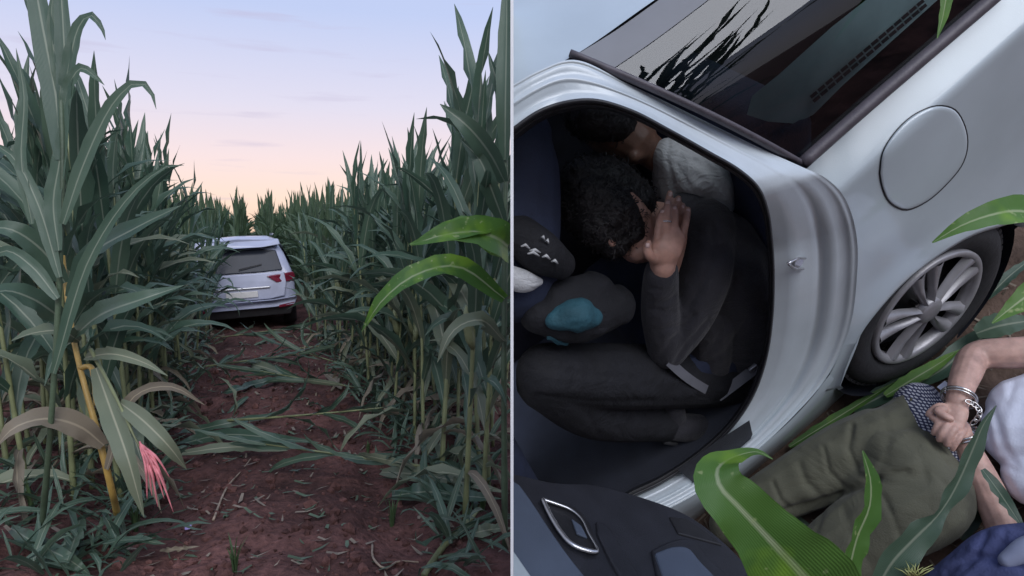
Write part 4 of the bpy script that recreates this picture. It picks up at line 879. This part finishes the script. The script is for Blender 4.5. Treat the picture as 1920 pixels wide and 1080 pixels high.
solid('head_hair', [{'p': [G(2285, 770, .14, .088), G(2345, 765, .13, .082)]}], 'hair', lp, .008, 2)
v, f = box_geo(GW(1775, 728, .21), .03, .002, .04, np.array([nrm(U), nrm(Wv), nrm(Vv)])); piece('cloth_label', v, f, M['white_shirt'], lp, smooth=False, clip=True)
# handcuffs
hc = thing('handcuffs', GW(1800, 785, .28), 'pair of steel handcuffs closed on the lying person\'s wrists', 'handcuffs')
def ring(c, axis_, r, rt, n=40, part=(0, 1), squash=1.0):
    axis_ = nrm(axis_); a = nrm(np.cross(axis_, -FWD)); b = np.cross(axis_, a); t = np.linspace(part[0], part[1], n) * 2 * math.pi
    return tube_geo(np.array([c + r * (math.cos(k) * a + squash * math.sin(k) * b) for k in t]), rt, 8, 1.0, cap=True)
for (ca, cb, cc) in (((1801, 730, .272), (1795, 752, .28), (1798, 744, .277)), ((1814, 838, .21), (1804, 812, .24), (1808, 818, .228))):
    ax_ = GW(*cb) - GW(*ca); c = GW(*cc)
    cu = piece('cuff', *ring(c, ax_, .043, .0042), M['steel'], hc); piece('cuff_jaw', *ring(c + nrm(ax_) * .009, ax_, .043, .003), M['steel'], hc)
CH = arc(crs(np.array([GW(1812, 752, .31), GW(1830, 760, .30), GW(1838, 774, .295), GW(1832, 786, .285), GW(1822, 795, .275)]), 30), 7)
for i in range(6):
    a, b = CH[i], CH[i + 1]; t = nrm(b - a); s = nrm(np.cross(t, -FWD if i % 2 else Wv)); th = np.linspace(0, 2 * math.pi, 18)
    piece('chain_link', *tube_geo(np.array([(a + b) / 2 + t * .0105 * math.cos(k) + s * .006 * math.sin(k) for k in th]), .0020, 6), M['steel'], hc)

# ---- people in the car
VI = lambda y: np.interp(y, [180, 330, 480], [-.43, -.30, -.19])
def IN(x, y, e, r=None):
    p = SV(x, y, VI(y)); p = p + nrm(p - CAM) * e; return p if r is None else (p, r)
bp_ = thing('person', IN(1350, 760, .25), 'person in black jacket doubled over in the open car door, hands pressed to the face', 'person')
bodyb = [{'p': [IN(1310, 440, .22, .07), IN(1250, 420, .20, .06), IN(1200, 415, .19, .062)]},                                # neck
         {'p': [IN(1196, 452, .16, .062), IN(1172, 425, .17, .083), IN(1140, 390, .19, .092), IN(1112, 362, .20, .080)]},        # head, crown to the left
         {'p': [IN(1207, 428, .105, .016), IN(1222, 440, .10, .013)]}, {'p': [IN(1196, 472, .13, .028), IN(1206, 470, .13, .024)]},  # nose, chin
         {'p': [IN(1148, 455, .11, .012), IN(1140, 438, .115, .016), IN(1136, 425, .12, .012)]},                                # ear
         {'p': [IN(1238, 560, .03, .036), IN(1241, 525, .015, .034), IN(1243, 500, .005, .033)]},                                 # wrist
         {'p': [IN(1243, 500, .005, .034), IN(1246, 475, -.005, .042), IN(1254, 450, -.01, .043)], 'flat': .5, 'up': -FWD},
         {'p': [IN(1232, 448, -.008, .0105), IN(1235, 425, -.012, .0105), IN(1239, 406, -.008, .0095), IN(1242, 396, -.002, .008)]},
         {'p': [IN(1248, 444, -.014, .0112), IN(1249, 415, -.020, .011), IN(1251, 392, -.014, .010), IN(1252, 378, -.004, .0085)]},
         {'p': [IN(1262, 444, -.014, .0114), IN(1264, 418, -.020, .0112), IN(1265, 398, -.014, .0102), IN(1264, 388, -.006, .009)]},
         {'p': [IN(1278, 450, -.010, .0112), IN(1284, 424, -.014, .0108), IN(1288, 404, -.010, .010), IN(1290, 393, -.002, .0085)]},
         {'p': [IN(1226, 486, .002, .014), IN(1216, 476, -.006, .0125), IN(1213, 464, -.010, .0115), IN(1216, 456, -.006, .009)]},
         # fingertips of the other hand behind
         {'p': [IN(1250, 520, .09, .03), IN(1262, 450, .07, .038), IN(1264, 410, .05, .034)], 'flat': .5, 'up': -FWD},
         {'p': [IN(1254, 410, .04, .010), IN(1253, 382, .03, .0098), IN(1256, 362, .035, .0085)]}, {'p': [IN(1266, 408, .03, .0105), IN(1270, 385, .012, .010), IN(1272, 372, .018, .0085)]},
         {'p': [IN(1274, 410, .03, .010), IN(1279, 398, .012, .010), IN(1280, 386, .018, .0085)]}]
solid('body', bodyb, 'skin_tan', bp_, .0040, 3)
HO = solid('hair', [{'p': [IN(1160, 398, .225, .088), IN(1132, 378, .215, .097), IN(1106, 352, .215, .088)]}, {'p': [IN(1178, 380, .18, .075), IN(1135, 350, .19, .085)]}, {'p': [IN(1165, 410, .16, .07), IN(1120, 380, .165, .08)]}, {'p': [IN(1130, 420, .19, .07), IN(1105, 395, .2, .08)]}, {'p': [IN(1178, 428, .125, .05), IN(1150, 400, .13, .07)]}, {'p': [IN(1150, 450, .15, .05), IN(1125, 420, .16, .07)]}], 'hair', bp_, .006, 4, (), .004, 40)
strands(HO, bp_)
JF = [([(1335, 425), (1345, 480), (1325, 520), (1290, 580)], 6, .012), ([(1300, 590), (1260, 640), (1235, 670)], 5, .010), ([(1330, 600), (1290, 640), (1265, 680)], 5, .009), ([(1280, 540), (1262, 560), (1240, 570)], 5, .008), ([(1380, 520), (1370, 600), (1330, 660)], 7, .009),
      ([(1400, 600), (1360, 660), (1310, 690)], 6, .009), ([(1225, 540), (1260, 548)], 4, .005), ([(1220, 580), (1262, 585)], 5, .006), ([(1230, 620), (1275, 610)], 5, .007)]
solid('jacket', [{'p': [IN(1296, 420, .20, .085), IN(1336, 470, .20, .135), IN(1372, 565, .20, .155), IN(1385, 660, .20, .13)]}, {'p': [IN(1322, 428, .14, .085), IN(1318, 510, .08, .080), IN(1290, 590, .06, .074), IN(1252, 650, .05, .062)]},
               {'p': [IN(1250, 655, .05, .058), IN(1238, 590, .045, .054), IN(1238, 540, .035, .050), IN(1240, 512, .02, .046)]}, {'p': [IN(1290, 385, .18, .045), IN(1262, 400, .17, .04)]}, {'p': [IN(1330, 600, .1, .08), IN(1330, 680, .12, .07)]}],
      'black_jacket', bp_, .006, 4, JF, .004, 14)
TF = [([(1020, 690), (1100, 705), (1200, 710)], 6, .006), ([(1010, 742), (1100, 755), (1220, 752)], 6, .012), ([(1050, 770), (1070, 800)], 5, .006), ([(1100, 775), (1120, 810)], 5, .006), ([(1150, 780), (1165, 815)], 5, .006)]
solid('trousers', [{'p': [IN(1390, 690, .20, .13), IN(1280, 705, .14, .105), IN(1150, 705, .08, .098), IN(1025, 700, .05, .085)]}, {'p': [IN(1022, 715, .06, .082), IN(1110, 775, .09, .078), IN(1245, 795, .10, .060)]}], 'black_trousers', bp_, .007, 4, TF, .004, 14)
sh1 = solid('shoe', [{'p': [IN(1255, 800, .07, .045), IN(1295, 802, .05, .048), IN(1330, 798, .05, .036)]}, {'p': [IN(1262, 770, .09, .04), IN(1262, 800, .08, .045)]}], 'black_jacket', bp_, .005, 3)
M['sole'] = mat('dark sole', (.05, .05, .055), .6, 0, .2, 30)
piece('sole', *tube_geo(np.array([IN(1245, 828, .045), IN(1290, 835, .03), IN(1330, 822, .03), IN(1345, 800, .035)]), [.010, .011, .011, .010], 8), M['sole'], sh1, clip=True)
piece('ring', *ring(IN(1249, 416, -.019), IN(1251, 392, -.014) - IN(1248, 444, -.014), .0125, .0022, 28), M['chrome'], bp_, clip=True)
# finger nails
for x, y, e in [(1242, 398, -.014), (1252, 381, -.016), (1264, 391, -.018), (1290, 396, -.013), (1257, 365, .024), (1272, 375, .006), (1280, 389, .006), (1214, 460, -.023)]:
    p = IN(x, y, e); t = nrm(UP + .1 * RT); b_ = nrm(np.cross(t, nrm(CAM - p)))
    piece('nail', *tube_geo(np.array([p - t * .006, p - t * .003, p + t * .003, p + t * .006]), [.003, .0058, .0058, .004], 8, .45, up=nrm(CAM - p)), M['nail'], bp_, clip=True)
# front seat back at the left
o = solid('front_seat', [{'p': [IN(985, 255, .16, .07), IN(975, 300, .16, .10), IN(965, 400, .2, .12), IN(960, 520, .22, .12)]}], 'seat', car, .009, 3)
# person behind in the light grey shirt
gp = thing('person', IN(1280, 420, .6), 'person in light grey T-shirt sitting behind the black jacket', 'person')
solid('body', [{'p': [IN(1270, 330, .30, .05), IN(1238, 298, .25, .045), IN(1195, 265, .24, .052)]}, {'p': [IN(1185, 262, .24, .072), IN(1150, 235, .26, .088), IN(1118, 215, .28, .080)]}, {'p': [IN(1188, 292, .2, .02), IN(1196, 284, .21, .03)]}, {'p': [IN(1200, 240, .19, .015), IN(1207, 248, .19, .012)]}], 'skin_brown', gp, .005, 3)
HO2 = solid('hair', [{'p': [IN(1150, 222, .26, .094), IN(1112, 205, .27, .09)]}, {'p': [IN(1155, 228, .2, .06), IN(1120, 215, .19, .075)]}], 'hair', gp, .007, 3, (), .004, 40)
strands(HO2, gp, 400)
solid('shirt', [{'p': [IN(1262, 300, .19, .055), IN(1300, 320, .17, .078), IN(1332, 345, .17, .064), IN(1345, 385, .2, .05)]}, {'p': [IN(1255, 292, .19, .052), IN(1275, 345, .26, .08), IN(1330, 420, .36, .12)]}], 'grey_shirt', gp, .005, 4,
      [([(1256, 250), (1252, 300), (1262, 340)], 4, .006), ([(1275, 265), (1270, 310), (1290, 345)], 5, .006), ([(1300, 300), (1330, 320), (1350, 350)], 5, .007), ([(1320, 300), (1345, 330), (1360, 365)], 4, .006)], .003, 16)
# bundle with teal cloth on the lap, printed cloth beside it
solid('cloth_bundle', [{'p': [IN(1010, 590, .08, .05), IN(1080, 590, .06, .075), IN(1150, 575, .07, .06)]}, {'p': [IN(1040, 560, .1, .05), IN(1110, 550, .1, .06)]}], 'black_trousers', None, .007, 4, (), .007, 14)
o = bpy.context.scene.collection.objects[-1]; tag(o, 'dark cloth bundle lying on the black trousers', 'bundle')
o = solid('teal_cloth', [{'p': [IN(1040, 600, .005, .025), IN(1080, 592, -.01, .045), IN(1110, 590, .0, .03)]}, {'p': [IN(1030, 630, .02, .012), IN(1060, 640, .01, .012)]}], 'teal', None, .006, 3, (), .006, 22); tag(o, 'teal cloth lying on the dark bundle in the car', 'cloth')
o = thing('printed_cloth', IN(1010, 470, .1), 'black cloth with white striped print at the left of the cabin', 'cloth')
solid('cloth', [{'p': [IN(975, 440, .10, .05), IN(1010, 470, .08, .055), IN(1050, 495, .1, .04)]}], 'black_trousers', o, .007, 3)
for i, (x, y, l) in enumerate([(985, 462, 16), (1003, 470, 20), (1024, 482, 15), (1040, 490, 12), (1026, 452, 6), (1018, 445, 6), (1000, 476, 22)]):
    piece('stripe', *tube_geo(np.array([IN(x - l / 2, y, .012), IN(x, y - 3 + i % 2, .004), IN(x + l / 2, y + 4, .012)]), [.002, .004, .002], 6), M['grey_shirt'], o, clip=True)
o = solid('grey_cloth', [{'p': [IN(955, 520, .06, .03), IN(985, 528, .05, .028), IN(1010, 528, .06, .012)]}], 'grey_shirt', None, .005, 3, [([(965, 515), (1000, 530)], 3, .004)]); tag(o, 'pale grey crumpled cloth at the left cabin edge', 'cloth')
strap('seat_belt', [IN(1255, 678, -.045), IN(1285, 705, -.05), IN(1320, 728, -.045), IN(1355, 745, -.03)], .028, 'belt'); bel = strap('seat_belt', [IN(1420, 688, -.05), IN(1385, 715, -.05), IN(1345, 745, -.03)], .035, 'belt')
cp('belt_tongue', *box_geo(IN(1412, 690, -.06), .03, .012, .02, np.array([U, Vv, Wv])), 'alloy', bel, smooth=False, bevel=.003)
# blue jacket at the lower right corner
bj = thing('blue_jacket', GW(1860, 1060, 0), 'crumpled navy blue jacket at the bottom right corner beside the lying person', 'jacket')
solid('jacket_cloth', [{'p': [GW(1740, 1100, .16) , GW(1810, 1065, .2), GW(1870, 1015, .22), GW(1960, 1020, .2)] and [G(1760, 1110, .14, .05), G(1815, 1070, .17, .055), G(1870, 1030, .20, .055), G(1960, 1030, .2, .07)]}, {'p': [G(1850, 1110, .17, .09), G(1950, 1100, .18, .1)]}], 'navy', bj, .006, 4,
      [([(1850, 1000), (1830, 1050), (1800, 1075)], 5, .010), ([(1885, 1000), (1870, 1060)], 5, .010), ([(1780, 1075), (1830, 1040), (1915, 1060)], 6, .010)], .008, 18)
solid('lining', [{'p': [G(1888, 1050, .265, .02), G(1925, 1030, .27, .03), G(1960, 1020, .27, .03)]}], 'navy_light', bj, .005, 3)

# ================================================================== corn on the bank
def PXL(P, dflt): return [PX(*(p if len(p) == 3 else (*p, dflt))) for p in P]
def wpx(ws, d): return np.array(ws) / F * d
bp2 = thing('corn_plant', GW(1640, 1230, 0), 'broken corn plant at the lower edge with a big folded bright leaf', 'corn plant')
b0 = GW(1560, 1190, .03)
stalk_piece('stalk', [GW(1480, 1230, .03), GW(1620, 1200, .05), GW(1760, 1185, .06)], [.014, .014, .012], 'stalk', bp2)
cf = -FWD
free_leaf('leaf', PXL([(1610, 1190, 1.30), (1505, 1078, 1.22), (1440, 1008, 1.20), (1385, 950, 1.195), (1350, 912, 1.20), (1344, 885, 1.215), (1362, 864, 1.25), (1394, 851, 1.29), (1424, 848, 1.33), (1449, 861, 1.35)], 1.2), wpx([60, 120, 160, 182, 165, 120, 104, 84, 44, 22, 2], 1.22), 'leaf_fresh_lit', parent=bp2,
          hint=np.array([cf + RT * -.2, cf + RT * -.2, cf - RT * .2, cf - RT * .3, cf + UP * .5 - RT * .5, cf * .6 + UP * .9 - RT * .5, cf * .5 + UP, cf + UP * .6]), fold=.2, wav=.006, nseg=44, across=10, wprof=False, k=7)
free_leaf('leaf', PXL([(1585, 1150), (1590, 1085), (1606, 1010), (1630, 950), (1632, 900), (1617, 845)], 1.62), wpx([30, 46, 50, 52, 40, 4], 1.62), 'leaf_fresh_lit', parent=bp2, hint=cf + RT * .35, fold=.3, wav=.006, nseg=18, across=6, wprof=False)
bp3 = thing('corn_plant', GW(2010, 1010, 0), 'corn plant off to the right whose leaves arch over the wheel', 'corn plant')
stalk_piece('stalk', [GW(2010, 1010, 0), GW(2010, 1010, 0) + Wv * .5, GW(2010, 1010, 0) + Wv * 1.1], [.014, .012, .009], 'stalk', bp3)
free_leaf('leaf', PXL([(1990, 420, 1.66), (1915, 396, 1.62), (1862, 402, 1.6), (1800, 424, 1.6), (1748, 455, 1.62)], 1.6), wpx([40, 66, 58, 38, 3], 1.6), 'leaf_fresh_lit', parent=bp3, hint=cf + UP * .3, fold=.3, wav=.006, nseg=16, across=6, wprof=False)
free_leaf('leaf', PXL([(1990, 520, 1.8), (1930, 552, 1.8), (1892, 580, 1.8), (1860, 606, 1.8)], 1.8), wpx([60, 60, 34, 3], 1.8), 'leaf_fresh_lit', parent=bp3, hint=cf + UP * .2, fold=.25, wav=.004, nseg=14, across=6, wprof=False)
free_leaf('leaf', PXL([(1800, -60), (1776, -10), (1768, 30), (1757, 72)], 1.35), wpx([24, 26, 20, 2], 1.35), 'leaf_fresh_lit', parent=bp3, hint=cf, fold=.3, wav=.002, nseg=10, across=4, wprof=False)
free_leaf('leaf', PXL([(1640, 1110), (1672, 1055), (1712, 1012), (1755, 970), (1780, 935), (1797, 903), (1813, 868), (1829, 830), (1844, 796), (1868, 760)], 1.62), wpx([50, 62, 66, 60, 24, 38, 42, 38, 22, 2], 1.62), 'leaf', parent=bp2, hint=cf + RT * .2 + UP * .2, fold=.3, wav=.007, nseg=30, across=6, wprof=False)
free_leaf('torn_leaf', [GW(1842, 880, .27), GW(1868, 915, .255), GW(1895, 955, .22), GW(1925, 1000, .2)], .035, 'leaf', 'narrow green leaf between bare forearm and white shirt', hint=cf, clip=True, nseg=10, wprof=True)
GL_ = [('green leaf strip on the soil along the car sill', [(1480, 838), (1550, 795), (1620, 752), (1680, 715)], .035, 'leaf_fresh_lit', .03), ('bright thick leaf sheath under the tyre', [(1660, 742), (1710, 712), (1760, 682), (1800, 655)], .05, 'leaf_fresh_lit', .05),
       ('dark leaf behind the bent elbow', [(1720, 720), (1770, 690), (1830, 640), (1920, 600)], .08, 'leaf', .03), ('second dark leaf below the tyre', [(1600, 770), (1680, 730), (1760, 700), (1830, 690)], .07, 'leaf', .02), ('dark leaf at the right edge over the elbow', [(1830, 625), (1870, 612), (1940, 600)], .09, 'leaf', .10),
       ('leaf lying under the olive trouser leg', [(1410, 985), (1460, 975), (1520, 985)], .08, 'leaf', .02), ('leaf strip right of the tyre', [(1850, 560), (1890, 520), (1940, 480)], .04, 'leaf', .03), ('leaf in the gap below the lying person', [(1800, 1010), (1830, 960), (1850, 920)], .05, 'leaf', .04)]
for lab, P, W, mt, w in GL_:
    free_leaf('fallen_leaf', [GW(x, y, w + .01 * (i % 2)) for i, (x, y) in enumerate(P)], W, mt, lab, hint=Wv, fold=.2, wav=.006, nseg=12, group='fallen corn leaves beside the silver car', clip=True)
slk = thing('corn_silk', GW(1715, 1060, .2), 'pale yellow corn silk tuft at the bottom edge', 'corn silk'); M['silk'] = mat('corn silk', (.40, .42, .16), .6, 0, .3, 40)
rs = random.Random(4)
for i in range(16):
    a = rs.uniform(-2.6, -.4); l = rs.uniform(25, 45); x, y = 1712 + rs.uniform(-12, 12), 1082
    piece('strand', *tube_geo(np.array([PX(x, y, 1.6), PX(x + math.cos(a) * l * .5 + rs.uniform(-6, 6), y + math.sin(a) * l * .5, 1.58), PX(x + math.cos(a) * l, y + math.sin(a) * l * .8, 1.6)]), [.0014, .0012, .0006], 5), M['silk'], slk)
rq2 = np.random.default_rng(12); parts = []
for i in range(700):
    a, b = rq2.uniform(-1, 1.7), rq2.uniform(-.1, .7); an = rq2.uniform(0, 6.28); l, w = rq2.uniform(.01, .05), rq2.uniform(.001, .005); c, d = math.cos(an), math.sin(an); h = bank_h(a, b) + .003
    parts.append((np.array([UVW(a - l * c - w * d, b - l * d + w * c, h), UVW(a - l * c + w * d, b - l * d - w * c, h), UVW(a + l * c, b + l * d, h + rq2.uniform(0, .02))]), [(0, 1, 2)]))
v, f = join(parts); tag(piece('bank_litter', v, f, M['straw'], smooth=False, clip=True), 'straw bits strewn on the bank', 'litter', kind='stuff')

rb = random.Random(9)
for i in range(13):
    x, y = -.1 + .16 * i + rb.uniform(-.1, .1), rb.uniform(-1.5, -.5)
    corn_plant((x, y, 0), 'corn plant standing behind the viewer, mirrored in the side window', 'corn plants mirrored in the car window', rb.uniform(1.3, 1.5), None, (rb.gauss(0, .05), rb.gauss(0, .05), 0), False, False, 12, 1.1, rb)
